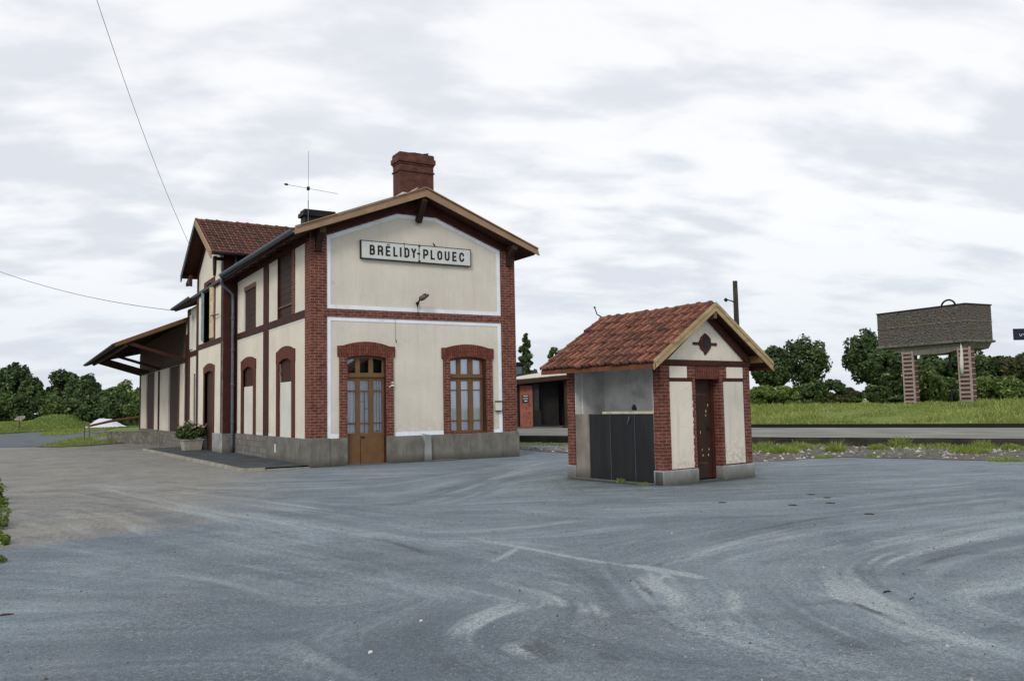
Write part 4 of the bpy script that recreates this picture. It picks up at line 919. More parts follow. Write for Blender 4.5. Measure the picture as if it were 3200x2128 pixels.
def ridge_tiles(name, p, q, r, n, m, parent, seed=2, lift=0):
    rnd = random.Random(seed); mb = MB(); p = Vector(p); q = Vector(q); d_ = (q - p) / n; dn = d_.normalized(); sd = dn.cross(Vector((0, 0, 1))).normalized()
    for i in range(n):
        a = p + d_ * i; vs = []; rr0 = r * rnd.uniform(1.1, 1.25); rr1 = r * rnd.uniform(.85, .95); dz = Vector((0, 0, rnd.uniform(-.01, .012)))
        for c, rr in ((a, rr0), (a + d_ * .18, rr0), (a + d_ * .22, r), (a + d_ * 1.03, rr1)):
            for k in range(9):
                t = -.12 * PI + 1.24 * PI * k / 8; vs.append(c + dz + sd * math.cos(t) * rr + Vector((0, 0, 1)) * (math.sin(t) * rr * .9))
        fs = [(s_ * 9 + k, s_ * 9 + k + 1, (s_ + 1) * 9 + k + 1, (s_ + 1) * 9 + k) for s_ in range(3) for k in range(8)] + [tuple(range(9))]
        mb.add(vs, fs)
    o = mb.build(name, m, parent, smooth=False, recalc=False); at = o.data.attributes.new('rise', 'FLOAT', 'POINT'); at.data.foreach_set('value', [.85] * len(o.data.vertices)); return o
# cross gable roof of the bay
yr, zr, sl_ = 12.02, 9.38, .56
x0b, x1b = -1.05, 7.9; hw = 3.24
gable_roof('cross_gable_roof', yr - hw, yr + hw, yr, zr, sl_, x0b + .03, x1b, .10, MT['redbrown'], B, axis='x')
sl_len = hw * math.hypot(1, sl_); nvv = int(sl_len / .33); 
tile_roof('cross_gable_tiles', (x0b + .06, yr - hw - .04, zr - sl_ * (hw + .04) + .0), (1, 0, 0), (0, 1, sl_), (0, -sl_, 1), 38, nvv + 1, .232, sl_len / (nvv + .6), MT['tiles_old'], B, 3, .03, .018)
tile_roof('cross_gable_tiles', (x0b + .06 + 38 * .232, yr + hw + .04, zr - sl_ * (hw + .04)), (-1, 0, 0), (0, -1, sl_), (0, sl_, 1), 38, nvv + 1, .232, sl_len / (nvv + .6), MT['tiles_old'], B, 4, .03, .018)
ridge_tiles('ridge_tiles', (x0b, yr, zr + .0), (x1b, yr, zr + .0), .12, 22, MT['tiles_old'], B)
for sgn, mm in ((-1, 'tan'), (1, 'slate')):
    mb = MB(); mb.prism([(yr, zr + .06), (yr + sgn * (hw + .04), zr - sl_ * hw + .03), (yr + sgn * (hw + .02), zr - sl_ * hw - .26), (yr, zr - .2)], -.02, .025, lambda a, z, n: (x0b - n, a, z)); mb.build('bay_bargeboard', MT[mm], B)
mb = MB(); mb.prism([(yb0 - .02, 7.50), (yb0 + .0, 7.0), (yb0 + .13, 6.75), (yb0 + .22, 7.05), (yb0 + .26, 7.5)], -.05, .05, lambda a, z, n: (-.80 + n, a - .1, z)); mb.beam((-.80, yb0 - .02, 7.42), (-.47, yb0 + .02, 7.42), .1, .12); mb.build('pendant_bracket', MT['brown_dark'], B)
mb = MB(); mb.beam((-1.0, yr, 9.16), (-.47, yr, 9.16), .12, .16); mb.beam((-1.0, 15.0, 7.5), (-.47, 15.0, 7.5), .12, .14); mb.prism([(14.3, 7.5), (15.2, 7.25), (15.2, 7.12), (14.73, 7.2), (14.3, 7.0)], -.06, .06, lambda a, z, n: (-.8 + n, a, z)); mb.build('bay_purlin', MT['brown_dark'], B)
gutter('bay_gutter', (-.98, yr - hw - .10, zr - sl_ * hw - .02), (3, yr - hw - .10, zr - sl_ * hw - .02), .075, MT['slate'], B)
# chimneys
mb = MB(); cx0, cx1, cy0, cy1 = 2.93, 4.09, .30, .86
mb.box(cx0, cx1, cy0, cy1, 7.7, 9.25); e = .03
mb.box(cx0 - e, cx1 + e, cy0 - e, cy1 + e, 9.02, 9.07); mb.box(cx0 - .02, cx1 + .02, cy0 - .02, cy1 + .02, 9.25, 9.31); mb.box(cx0 - .055, cx1 + .055, cy0 - .055, cy1 + .055, 9.31, 9.47)
mb.box(cx0 - .02, cx1 + .02, cy0 - .02, cy1 + .02, 9.47, 9.60); mb.build('chimney', MT['chimney'], B, bevel=.012)
mb = MB(); mb.box(cx0 - .0, cx1 + .0, cy0, cy1, 9.60, 9.625)
mb.box(3.55, 3.72, .4, .7, 9.625, 9.68); mb.beam((3.70, .55, 9.65), (3.98, .5, 9.70), .25, .03); mb.beam((3.3, .55, 9.65), (3.55, .5, 9.67), .2, .04); mb.build('chimney_cap', MT['slate'], B)
mb = MB(); mb.box(3.02, 4.32, 10.5, 11.1, 8.0, 9.70); mb.box(2.93, 4.41, 10.41, 11.19, 9.70, 9.86); mb.box(3.0, 4.34, 10.48, 11.12, 9.86, 9.98); mb.build('rear_chimney', MT['iron'], B)
mb = MB(); mb.box(2.76, 3.0, -.30, .2, 8.10, 8.17); mb.beam((3.0, -.3, 8.2), (3.22, -.3, 8.33), .2, .02); mb.build('chimney_flashing', MT['board'], B)

# --- things fixed to the building
A_ = empty('tv_antenna', (3.10, 10.3, 9.1), 0, 'thin rooftop aerial with one crossbar beside the rear chimney', 'antenna')
mb = MB(); mb.tube([(0, 0, -.9), (0, 0, 1.2)], .018, 6); mb.tube([(0, 0, 1.2), (.02, 0, 3.3)], .008, 6); mb.build('mast', MT['zinc'], A_)
mb = MB(); mb.tube([(-1.05, 0, 1.77), (1.28, 0, 1.62)], .007, 6); mb.build('crossbar', MT['iron'], A_)
mb = MB(); mb.box(-.05, .05, -.05, .05, 1.63, 1.77); mb.box(-.98, -.85, -.03, .03, 1.73, 1.80); mb.build('clamp', MT['iron'], A_)

SG = empty('station_name_sign', (3.35, -0.02, 6.1), 0, 'long white enamel sign with black letters reading BRÉLIDY-PLOUEC under the gable', 'sign')
mb = MB(); mb.box(-1.83, .045, -.03, .053, 0, .525); mb.box(.055, 1.84, -.03, .053, 0, .525); mb.build('board', MT['enamel'], SG, bevel=.02)
mb = MB()
for (xa, xb, za, zb) in ((-1.85, -1.83, -.018, .54), (1.84, 1.85, -.018, .54), (-1.83, 1.84, -.018, 0), (-1.83, 1.84, .525, .533), (.045, .055, 0, .525)): mb.box(xa, xb, -.045 if xb - xa > .02 or xb - xa > 1 else -.036, .05, za, zb)
mb.box(.02, .08, -.05, 0, .0, .05); mb.box(.02, .08, -.05, 0, .49, .535)
mb.box(-.45, -.44, -.036, 0, .40, .56); mb.beam((.60, -.02, .54), (.53, -.02, .63), .03, .03); mb.beam((-.40, -.02, .60), (-.40, -.02, .64), .02, .02); mb.build('border', MT['iron'], SG)
LET = {'B': [[(0, 0), (0, 1), (.62, 1), (.92, .88), (.92, .64), (.62, .54), (0, .54)], [(.62, .54), (1, .42), (1, .12), (.65, 0), (0, 0)]],
 'R': [[(0, 0), (0, 1), (.65, 1), (.98, .87), (.98, .58), (.65, .47), (0, .47)], [(.62, .47), (1, .3), (1, 0)]],
 'E': [[(1, 0), (0, 0), (0, 1), (1, 1)], [(0, .5), (.8, .5)]], 'L': [[(0, 1), (0, 0), (1, 0)]], 'I': [[(.5, 0), (.5, 1)]],
 'D': [[(0, 0), (0, 1), (.55, 1), (1, .82), (1, .18), (.55, 0), (0, 0)]], 'Y': [[(0, 1), (.5, .5), (1, 1)], [(.5, .5), (.5, 0)]], '-': [[(0, .5), (1, .5)]],
 'P': [[(0, 0), (0, 1), (.65, 1), (1, .87), (1, .55), (.65, .42), (0, .42)]], 'O': [[(.5, 1), (.92, .85), (1, .6), (1, .4), (.92, .15), (.5, 0), (.08, .15), (0, .4), (0, .6), (.08, .85), (.5, 1)]],
 'U': [[(0, 1), (0, .3), (.15, .08), (.5, 0), (.85, .08), (1, .3), (1, 1)]], 'C': [[(1, .72), (.88, .9), (.5, 1), (.1, .88), (0, .6), (0, .4), (.1, .12), (.5, 0), (.88, .1), (1, .28)]]}
EXT = [(1.783, 1.946), (2.037, 2.209), (2.294, 2.453), (2.542, 2.684), (2.759, 2.808), (2.902, 3.069), (3.13, 3.298), (3.321, 3.437), (3.53, 3.705), (3.783, 3.932), (4.011, 4.189), (4.268, 4.441), (4.537, 4.691), (4.78, 4.955)]
sw_ = .054
def stroke(mb, pts, y, w_):
    for i in range(len(pts) - 1):
        a = Vector(pts[i]); b_ = Vector(pts[i + 1]); d_ = (b_ - a).normalized(); n_ = Vector((-d_.y, d_.x)) * w_ / 2; e_ = d_ * w_ * .38
        q = [a - e_ - n_, b_ + e_ - n_, b_ + e_ + n_, a - e_ + n_]; yo = y - .0004 * i
        mb.add([(p.x, yo, p.y) for p in q] + [(p.x, yo + .006, p.y) for p in q], [(0, 1, 2, 3), (7, 6, 5, 4), (0, 4, 5, 1), (1, 5, 6, 2), (2, 6, 7, 3), (3, 7, 4, 0)])
for k, (ch, (xa, xb)) in enumerate(zip('BRELIDY-PLOUEC', EXT)):
    mb = MB(); xa -= 3.35; xb -= 3.35; z0, z1 = .112, .415
    wl_ = sw_ if ch != '-' else .055
    x0_, x1_ = xa + wl_ / 2, xb - wl_ / 2
    if ch == 'I': x0_ = x1_ = (xa + xb) / 2
    for q_, st in enumerate(LET[ch]): stroke(mb, [(x0_ + (x1_ - x0_) * a, z0 + sw_ / 2 + (z1 - z0 - sw_) * b_) for a, b_ in st], -.0375 - .003 * q_, wl_)
    if k == 2: stroke(mb, [(x0_ + .02, .445), (x0_ + .05, .472), (x0_ + .10, .452)], -.0375, .022)
    mb.build('letter', MT['ink'], SG)

LM = empty('wall_lamp', (3.32, -.035, 4.92), 0, 'small rusty floodlight on a short arm above the brick band of the gable', 'lamp')
mb = MB(); mb.tube([(0, 0, -.10), (0, -.06, -.1)], .05, 10); mb.tube([(0, -.05, -.1), (0, -.16, -.04), (.03, -.22, .05)], .025, 8); mb.tube([(0, -.02, -.12), (0, -.02, -.20)], .025, 8); mb.build('arm', MT['iron'], LM, smooth=True)
mb = MB(); p0_ = Vector((-.02, -.20, .0)); dr = Vector((.80, -.38, .42)).normalized()
mb.tube([p0_, p0_ + dr * .05, p0_ + dr * .14, p0_ + dr * .28, p0_ + dr * .33], [.045, .08, .085, .045, .025], 12); mb.build('hood', MT['lamp_metal'], LM, smooth=True)
mb = MB(); mb.tube([p0_ + dr * .12 + Vector((0, 0, .075)), p0_ + dr * .24 + Vector((0, 0, .062))], .03, 8); mb.build('hinge', MT['iron'], LM)
mb = MB(); mb.tube([(3.33, -.04, 4.74), (3.34, -.03, 4.65), (3.36, -.01, 4.55), (3.37, -.02, 4.36)], .008, 5); tag(mb.build('lamp_cable', MT['iron']), 'short dark cable hanging from the wall floodlight over the brick band', 'cable')
mb = MB(); mb.tube([(2.60, -.012, 4.32), (2.60, -.04, 3.68)], .005, 5); mb.tube([(2.60, -.045, 3.68), (2.615, -.06, 3.63), (2.60, -.06, 3.60)], .014, 6); tag(mb.build('hanging_wire', MT['iron']), 'thin wire with a hook hanging above the right end of the door arch', 'wire')
NB = empty('notice_frame', (6.14, -.03, 1.47), 0, 'small blank white notice frame between the arched window and the brick pier', 'notice board')
mb = MB(); mb.box(-.115, .115, -.02, .02, .03, .30); mb.build('sheet', MT['board'], NB)
mb = MB(); mb.box(-.125, .125, -.04, .02, .30, .335); mb.box(-.125, .125, -.03, .02, .0, .025); mb.build('frame', MT['iron'], NB)
mb = MB(); mb.prism([(3.50, 0), (3.72, 0), (3.70, .80), (3.46, .84), (3.42, .76), (3.52, .5)], .02, .14, TG)
mb.prism([(3.72, 0), (4.66, 0), (4.60, .03), (4.3, .05), (3.72, .04)], .02, .16, TG)
tag(mb.build('broken_buttress', MT['concrete_light'], bevel=.01), 'broken cement stub against the plinth between door and window', 'buttress')
for i, (x, z) in enumerate(((2.52, 2.42), (2.50, 2.32))):
    pass
mb = MB(); mb.box(2.46, 2.52, -.05, -.018, 2.38, 2.42); mb.box(2.45, 2.53, -.06, -.018, 2.29, 2.34); mb.beam((2.38, -.03, 2.26), (2.46, -.03, 2.30), .02, .02)
tag(mb.build('bell_push', MT['board']), 'small white door bell fitting on the brick right of the main door', 'door bell')

# ================================================================== GOODS SHED with canopy
SH = empty('goods_shed', (0, 19.8, -.25), 0, 'long cream goods shed with dark doors and a wide timber canopy on struts', 'goods shed')
def TH(a, z, n): return (-n, a - 19.8, z + .25)
ye = 37.3
def rw(a0, a1, z0, z1, n0, n1, name, m):
    mb = MB(); mb.rect(a0, a1, z0, z1, n0, n1, TH); return mb.build(name, MT[m], SH)
mb = MB(); holed(mb, 19.82, ye, .60, 6.12, [(21.95, 25.5, .60, 4.05), (30.8, 34.4, .60, 4.05)], -.3, -.02, TH); mb.build('wall', MT['cream2'], SH)
for a0, a1 in ((21.95, 25.5), (30.8, 34.4)):
    S = empty('sliding_door', (0, (a0 + a1) / 2 - 19.8, .85)); S.parent = SH
    mb = MB(); c_ = (a1 - a0) / 2; mb.box(.12, .2, -c_, c_, 0, 3.45)
    for k in range(12): mb.box(.105, .12, -c_ + .05 + k * (2 * c_ / 12), -c_ + .02 + (k + 1) * (2 * c_ / 12), .02, 3.4)
    mb.build('door_leaf', MT['brown_dark'], S)
    mb = MB(); mb.box(-.01, .2, -c_ - .02, -c_ + .22, 0, 3.45); mb.build('jamb', MT['rust_wood'], S)
for a0, a1 in ((19.82, 20.2), (36.9, 37.3)): rw(a0, a1, .55, 5.4, -.02, .03, 'corner_post', 'redbrown')
rw(28.65, 28.8, .2, 4.0, -.02, .06, 'downpipe', 'brown_dark')
rw(19.82, ye, 4.05, 4.30, -.02, .01, 'wall_plate', 'brown_dark')
rw(20.21, ye + .02, 4.30, 6.10, -.019, .006, 'upper_boarding', 'canopy')
mb = MB(); mb.rect(19.85, ye + .1, -.3, .62, -.3, .05, TH); mb.build('stone_base', MT['stone'], SH)
mb = MB(); mb.rect(.0, 6.84, -.3, 5.6, 0, .3, lambda a, z, n: (a, ye - 19.8 - n, z + .25)); mb.build('end_wall', MT['cream2'], SH)
zs0 = 6.24 + .25
xr = 3.42; sls = .406; zr2 = zs0 + sls * 3.42
mb = MB(); pts = [(-3.22, zs0 - sls * 3.22), (xr, zr2), (xr * 2 + 3.2, zs0 - sls * 3.22), (xr * 2 + 3.2, zs0 - sls * 3.22 - .07), (xr, zr2 - .07), (-3.22, zs0 - sls * 3.22 - .07)]
mb.prism(pts, .07, 18.6, lambda a, z, n: (a, n, z)); mb.build('roof', MT['slate'], SH)
mb = MB(); mb.prism([(-3.20, zs0 - sls * 3.2 - .0), (.0, zs0 + .02), (.0, zs0 - .20), (-3.20, zs0 - sls * 3.2 - .20)], .03, .07, lambda a, z, n: (a, n, z)); mb.build('bargeboard', MT['brown'], SH)
mb = MB()
for k in range(19):
    y = .3 + k; mb.beam((-3.15, y, zs0 - sls * 3.15 - .17), (0, y, zs0 - .17), .08, .12)
mb.build('rafter', MT['brown_dark'], SH)
mb = MB(); mb.beam((-2.72, .1, zs0 - sls * 2.72 - .28), (-2.72, 18.5, zs0 - sls * 2.72 - .28), .14, .16); mb.beam((-3.2, .08, zs0 - sls * 3.2 - .12), (-3.2, 18.6, zs0 - sls * 3.2 - .12), .05, .18); mb.build('canopy_beam', MT['brown_dark'], SH)
mb = MB(); mb.prism([(-3.16, zs0 - sls * 3.16 - .085), (0, zs0 - .085), (0, zs0 - .115), (-3.16, zs0 - sls * 3.16 - .115)], .08, 18.5, lambda a, z, n: (a, n, z)); mb.build('canopy_boarding', MT['canopy'], SH)
mb = MB(); mb.prism([(.5, 6.60), (.5, 5.92), (-2.95, 5.16), (-3.1, 5.1)], 18.45, 18.5, lambda a, z, n: (a, n, z)); mb.build('end_boarding', MT['brown_dark'], SH)
for k, y in enumerate((20.0, 28.7, 33.2, 35.2, 37.2)):
    mb = MB(); mb.beam((0, y - 19.8, 4.14 + .25), (-2.72, y - 19.8, 4.98 + .25), .13, .15); mb.build('strut', MT['redbrown'] if k == 0 else MT['canopy_dark'], SH)
mb = MB(); mb.tube([(-3.28, .08, zs0 - sls * 3.2 - .1), (-3.28, 18.6, zs0 - sls * 3.2 - .14)], .06, 8); mb.build('canopy_gutter', MT['slate'], SH)
mb = MB(); mb.tube([(-.03, .35, 2.4), (-.06, .35, 2.4)], .01, 6) if False else None

# loading ramp and dock of rough stone at the far half of the shed
DK = empty('loading_ramp', (-1.0, 30, -.25), 0, 'rough stone loading ramp rising to the goods shed platform', 'loading ramp')
rr_ = random.Random(9)
def rough_prism(name, outline, ztop, zb, m, parent, off):
    bm = bmesh.new(); base = [bm.verts.new((x - off[0], y - off[1], zb - off[2])) for x, y in outline]
    top = [bm.verts.new((x - off[0] + rr_.uniform(-.04, .04), y - off[1] + rr_.uniform(-.04, .04), (ztop(x, y) if callable(ztop) else ztop) - off[2] + rr_.uniform(-.03, .03))) for x, y in outline]
    n = len(outline); bm.faces.new(base[::-1]); bm.faces.new(top)
    for i in range(n): bm.faces.new((base[i], base[(i + 1) % n], top[(i + 1) % n], top[i]))
    bmesh.ops.recalc_face_normals(bm, faces=bm.faces)
    me = bpy.data.meshes.new(name); bm.to_mesh(me); bm.free(); me.materials.append(m); o = bpy.data.objects.new(name, me); col.objects.link(o); o.parent = parent; return o
c1_ = P(474, 1388, zl); c2_ = P(410, 1387, zl)
off = (-1.0, 30, -.25)
dock = [(-.06, 27.0), (c1_.x, c1_.y), ((c1_.x + c2_.x) / 2, (c1_.y + c2_.y) / 2 + .05), (c2_.x, c2_.y), (c2_.x - .3, c2_.y + 4), (-1.9, 37.5), (-.06, 37.5)]
rough_prism('dock_wall', dock, .44, -.3, MT['rough_stone'], DK, off)
rl = P(292, 1376, zl); rl2 = P(330, 1350, zl)
ramp = [(c2_.x + .02, c2_.y + .4), (rl.x + .2 * (c2_.x - rl.x), rl.y + .2 * (c2_.y - rl.y)), (rl.x, rl.y), (rl.x + .3, rl.y + 4), (c2_.x - .3, c2_.y + 5)]
rough_prism('ramp_wall', ramp, lambda x, y: .42 * smooth(rl.x, c2_.x, x) - .22, -.3, MT['rough_stone'], DK, off)
# scattered flat stones in front of the ramp
for i, (u, v, s_) in enumerate(((352, 1381, .22), (378, 1383, .2), (398, 1371, .16), (470, 1378, .14), (322, 1375, .18), (560, 1390, .10))):
    p = P(u, v, zl); mb = MB(); k = 7; rg = random.Random(i)
    pts = [(math.cos(2 * PI * j / k) * s_ * rg.uniform(.8, 1.3), math.sin(2 * PI * j / k) * s_ * rg.uniform(.6, 1)) for j in range(k)]
    vs = [(x, y, 0) for x, y in pts] + [(x * .8, y * .8, .08 + .05 * rg.random()) for x, y in pts]
    mb.add(vs, [tuple(range(k))[::-1], tuple(range(k, 2 * k))] + [(j, (j + 1) % k, k + (j + 1) % k, k + j) for j in range(k)])
    o = mb.build('stone', MT['kerb']); o.location = (p.x, p.y, gz(p.x, p.y) + .01); tag(o, 'flat pale stone lying at the foot of the loading ramp', 'stone', 'loose stones by the loading ramp')

# ================================================================== PAVEMENT in front of the side wall
pav = [(-.03, .02), (-1.3, -.02), (-1.62, .0), (-1.80, .12), (-1.86, .4), (-1.88, 2.0), (-1.95, 5.5), (-2.1, 11.4), (-2.12, 17.2), (-1.6, 18.6), (-.03, 19.6)]
rim = pav[1:-1]
sheet('pavement', pav, .072, MT['asphalt_dark'])
mb = MB(); n = len(rim)
outp, inp = [], []
for i, p in enumerate(rim):
    a = Vector(rim[max(0, i - 1)]); b_ = Vector(rim[min(n - 1, i + 1)]); d_ = (b_ - a).normalized(); nn = Vector((-d_.y, d_.x))
    q = Vector(p); nn = nn if nn.dot(q - Vector((0, 8))) > 0 else -nn; outp.append(q + nn * .14); inp.append(q)
vs = []
for (a, b_) in zip(outp, inp): 
    z = gz(a.x, a.y); vs += [(a.x, a.y, z - .05), (a.x + (b_.x - a.x) * .12, a.y + (b_.y - a.y) * .12, z + .085), (b_.x, b_.y, z + .08), (b_.x, b_.y, z - .05)]
fs = []
for i in range(n - 1):
    k = 4 * i; fs += [(k, k + 1, k + 5, k + 4), (k + 1, k + 2, k + 6, k + 5), (k + 2, k + 3, k + 7, k + 6)]
fs += [(0, 3, 2, 1), (4 * n - 4, 4 * n - 3, 4 * n - 2, 4 * n - 1)]
mb.add(vs, fs); tag(mb.build('kerb', MT['kerb']), kind='structure')
mb = MB(); mb.box(-1.3, -.05, -.07, .0, -.02, .035); tag(mb.build('kerb_end', MT['kerb']), kind='structure')

# planter with flowers by the bay door
def leaves(center, rad, n, size, seed=0, clumps=10, cr=.45, flat=.9, shell=.55, aspect=.6, zmin=None, up=.15):
    rng = np.random.default_rng(seed); c = np.array(center, float); R_ = np.array(rad, float)
    d_ = rng.normal(size=(clumps, 3)); d_ /= np.linalg.norm(d_, axis=1)[:, None]
    rr = rng.uniform(shell, 1.0, clumps) ** .6; cc = d_ * rr[:, None] * (1 - cr * .55)
    k = rng.integers(0, clumps, n); off = rng.normal(size=(n, 3)); off /= (np.linalg.norm(off, axis=1)[:, None] + 1e-9); off *= (rng.uniform(.3, 1, n) ** .5)[:, None] * cr * rng.uniform(.7, 1.2, clumps)[k][:, None]
    p = (cc[k] + off) * R_ + c
    if zmin is not None: p = p[p[:, 2] > zmin]
    n = len(p); nrm = (p - c) / R_ * .6 + off[:n] / cr * .6 + rng.normal(size=(n, 3)) * .55; nrm[:, 2] += up; nrm /= np.linalg.norm(nrm, axis=1)[:, None]
    t = np.cross(nrm, rng.normal(size=(n, 3))); t /= np.linalg.norm(t, axis=1)[:, None]; b_ = np.cross(nrm, t)
    s_ = size * rng.uniform(.6, 1.35, n)[:, None]
    v = np.stack([p - t * s_, p + b_ * s_ * aspect, p + t * s_, p - b_ * s_ * aspect], 1).reshape(-1, 3)
    return v
def quads_obj(name, v, m, parent=None):
    n = len(v) // 4; me = bpy.data.meshes.new(name); me.vertices.add(len(v)); me.vertices.foreach_set('co', v.astype(np.float32).ravel())
    me.loops.add(4 * n); me.loops.foreach_set('vertex_index', np.arange(4 * n, dtype=np.int32))
    me.polygons.add(n); me.polygons.foreach_set('loop_start', np.arange(0, 4 * n, 4, dtype=np.int32)); me.polygons.foreach_set('loop_total', np.full(n, 4, dtype=np.int32))
    me.update(calc_edges=True); me.materials.append(m); o = bpy.data.objects.new(name, me); col.objects.link(o)
    if parent: o.parent = parent
    return o
PL = empty('flower_planter', (-.93, 13.0, .07), .1, 'pale concrete flower tub with a green bush beside the bay door', 'planter')
mb = MB(); b0, t0 = .20, .27
for z0, z1, r0, r1 in ((0, .40, .24, .29), (.40, .45, .31, .31)):
    vs = [(sx * r0 * 1.35, sy * r0, z0) for sx, sy in ((-1, -1), (1, -1), (1, 1), (-1, 1))] + [(sx * r1 * 1.35, sy * r1, z1) for sx, sy in ((-1, -1), (1, -1), (1, 1), (-1, 1))]
    mb.add(vs, [(0, 3, 2, 1), (4, 5, 6, 7), (0, 1, 5, 4), (1, 2, 6, 5), (2, 3, 7, 6), (3, 0, 4, 7)])
mb.build('tub', MT['pot'], PL, bevel=.012)
quads_obj('foliage', leaves((0, 0, .72), (.62, .52, .36), 2600, .05, 3, 14, .5, zmin=.38), MT['leaf_mid'], PL)
quads_obj('flowers', leaves((0, 0, .98), (.62, .5, .22), 90, .05, 4, 9, .35, zmin=.9), MT['flower'], PL)

# ================================================================== TOILET BLOCK (small brick kiosk)
K = empty('toilet_block', (3.8949, -10.5264, 0), 0.120027, 'small brick and cream outbuilding with clay tile roof and black urinal screens', 'outbuilding')
KW, KL = 2.87, 2.86
mb = MB()      # front wall pieces (brick)
holed(mb, 0, KW, .29, 2.41, [(1.04, 1.83, .29, 2.13)], -.22, 0, TG)
mb.build('front_brick_wall', MT['brick_small'], K)
mb = MB(); mb.prism([(1.04, 2.10)] + arc(1.04, 1.83, 2.10, 2.155, 6) + [(1.83, 2.10), (1.83, 2.16), (1.04, 2.16)][::1], -.2, .002, TG) if False else None
mb = MB()
for (a0, a1, z0, z1) in ((.25, .92, .31, 2.07), (.255, .78, 2.15, 2.385)): mb.rect(a0, a1, z0, z1, 0, .012, TG)
mb.rect(2.07, 2.62, 2.15, 2.385, 0, .012, TG); mb.build('cream_panel', MT['cream_k'], K)
mb = MB(); mb.rect(1.95, 2.61, .32, 2.07, 0, .012, TG); mb.build('spotted_panel', MT['cream_spotted'], K)
mb = MB(); mb.rect(.25, .95, 2.07, 2.15, 0, .010, TG); mb.rect(1.93, 2.62, 2.07, 2.15, 0, .010, TG); mb.rect(-.01, KW + .01, 2.41, 2.52, -.2, .03, TG); mb.build('timber_band', MT['redbrown'], K)
mb = MB()
rq = random.Random(3)
for i in range(9):
    z = .35 + (i + rq.random() * .5) * .18; a = .918; mb.rect(a, a + .015 + rq.random() * .02, z, z + .03 + .04 * rq.random(), .0, .008, TG)
mb.build('chipped_render', MT['cream_spotted'], K)
mb = MB(); mb.rect(1.04, 1.83, 2.13, 2.41, -.2, .004, TG); mb.build('door_lintel', MT['brick_arch'], K)
mb = MB(); mb.rect(1.83, 2.87, .29, 2.41, -.30, -.22, TG); mb.rect(1.785, 1.83, .3, 2.13, -.34, -.0, TG) if False else None
mb.build('reveal_brick', MT['brick_small'], K)
mb = MB(); mb.rect(-.03, 1.045, -.02, .29, -.25, .03, TG); mb.rect(1.83, KW + .03, -.02, .29, -.25, .03, TG); mb.box(-.03, .24, -.02, .22, -.02, .288); mb.box(-.025, .30, 2.6, KL + .03, -.02, .29); mb.box(KW - .2, KW + .028, .2, KL, -.02, .285)
mb.build('cement_plinth', MT['concrete_light'], K, bevel=.02)
DR = empty('door', (1.40, .20, 0)); DR.parent = K
mb = MB()
for i in range(5): mb.box(-.36 + i * .14, -.36 + i * .14 + .136, 0, .03, .05, 2.15)
mb.build('planks', MT['brown_dark'], DR)
mb = MB(); mb.box(.345, .43, -.03, .05, .05, 2.15); mb.box(.29, .315, -.018, 0, .05, 2.12); mb.build('frame', MT['redbrown'], DR)
mb = MB()
for x, z in ((.02, .62), (.04, .50), (.24, .62), (.22, .50), (.18, 1.42), (.17, 1.34), (-.02, .98), (.25, 1.55)): mb.box(x, x + .016, -.006, 0, z, z + .03 + .03 * ((z * 7) % 1))
mb.build('paint_flake', MT['ledge'], DR)
mb = MB(); mb.box(-.34, .18, -.008, .0, 1.78, 1.82); mb.build('hinge_strap', MT['rust'], DR)
mb = MB(); mb.box(-.34, .18, -.008, .0, .34, .38); mb.build('hinge_strap', MT['rust'], DR)
mb = MB(); mb.box(.20, .25, -.03, .0, 1.04, 1.12); mb.build('latch', MT['iron'], DR)
mb = MB(); mb.box(1.03, 1.84, .255, .5, 0, 2.2); mb.build('door_backing', MT['curtain_dark'], K)
# gable triangle
mb = MB(); kt = lambda x: 3.52 - .70 * abs(x - 1.435)
mb.prism([(0, 2.52), (KW, 2.52), (KW, 2.52), (1.435, 3.53)], -.2, -.02, TG); mb.build('gable_render', MT['cream_k'], K)
mb = MB(); mb.prism([(-.3, 2.30), (1.435, 3.55), (KW + .3, 2.30), (KW + .06, 2.30), (1.435, 3.26), (-.05, 2.30)], 0.0, .045, TG) if False else mb.beam((.10, -.03, 2.56), (1.40, -.03, 3.47), .05, .14); mb.beam((KW - .1, -.03, 2.56), (1.47, -.03, 3.47), .05, .14); mb.build('gable_rafter', MT['redbrown'], K)
mb = MB(); mb.prism([(1.42, 3.10), (1.30, 3.02), (1.22, 2.90), (1.26, 2.76), (1.36, 2.70), (1.40, 2.63), (1.50, 2.70), (1.60, 2.80), (1.60, 2.98), (1.52, 3.05)], -.02, .0, TG)
mb.rect(1.03, 1.23, 2.84, 2.90, -.02, .0, TG); mb.rect(1.60, 1.80, 2.84, 2.90, -.02, .0, TG); mb.build('brick_rosette', MT['brick_dark'], K)
mb = MB(); mb.rect(1.36, 1.50, 2.78, 2.98, .0, .006, TG); mb.build('rosette_opening', MT['ink'], K)
# side: open alcove
mb = MB(); mb.box(0, .23, 2.62, KL, .29, 2.40); mb.box(.24, KW, KL - .2, KL, 0, 2.40); mb.box(KW - .22, KW, .22, KL - .2, .29, 2.40); mb.build('rear_brick_wall', MT['brick_small'], K)
mb = MB(); mb.box(.90, .96, .22, 2.62, 0, 2.46); mb.box(.23, .90, 2.58, 2.655, 0, 2.46); mb.box(.03, .23, 2.60, 2.62, 1.40, 2.40); mb.box(.02, .90, .221, .25, 0, 2.46); mb.build('alcove_wall', MT['white_wall'], K)
mb = MB()
for y0, y1 in ((.23, .775), (.785, 1.495), (1.505, 2.15)): mb.box(.02, .06, y0, y1, .035, 1.425)
mb.build('urinal_screen', MT['black_panel'], K, bevel=.004)
mb = MB(); mb.box(.012, .02, .776, .784, .035, 1.42); mb.box(.012, .02, 1.496, 1.504, .035, 1.42); mb.build('screen_joint', MT['zinc'], K)
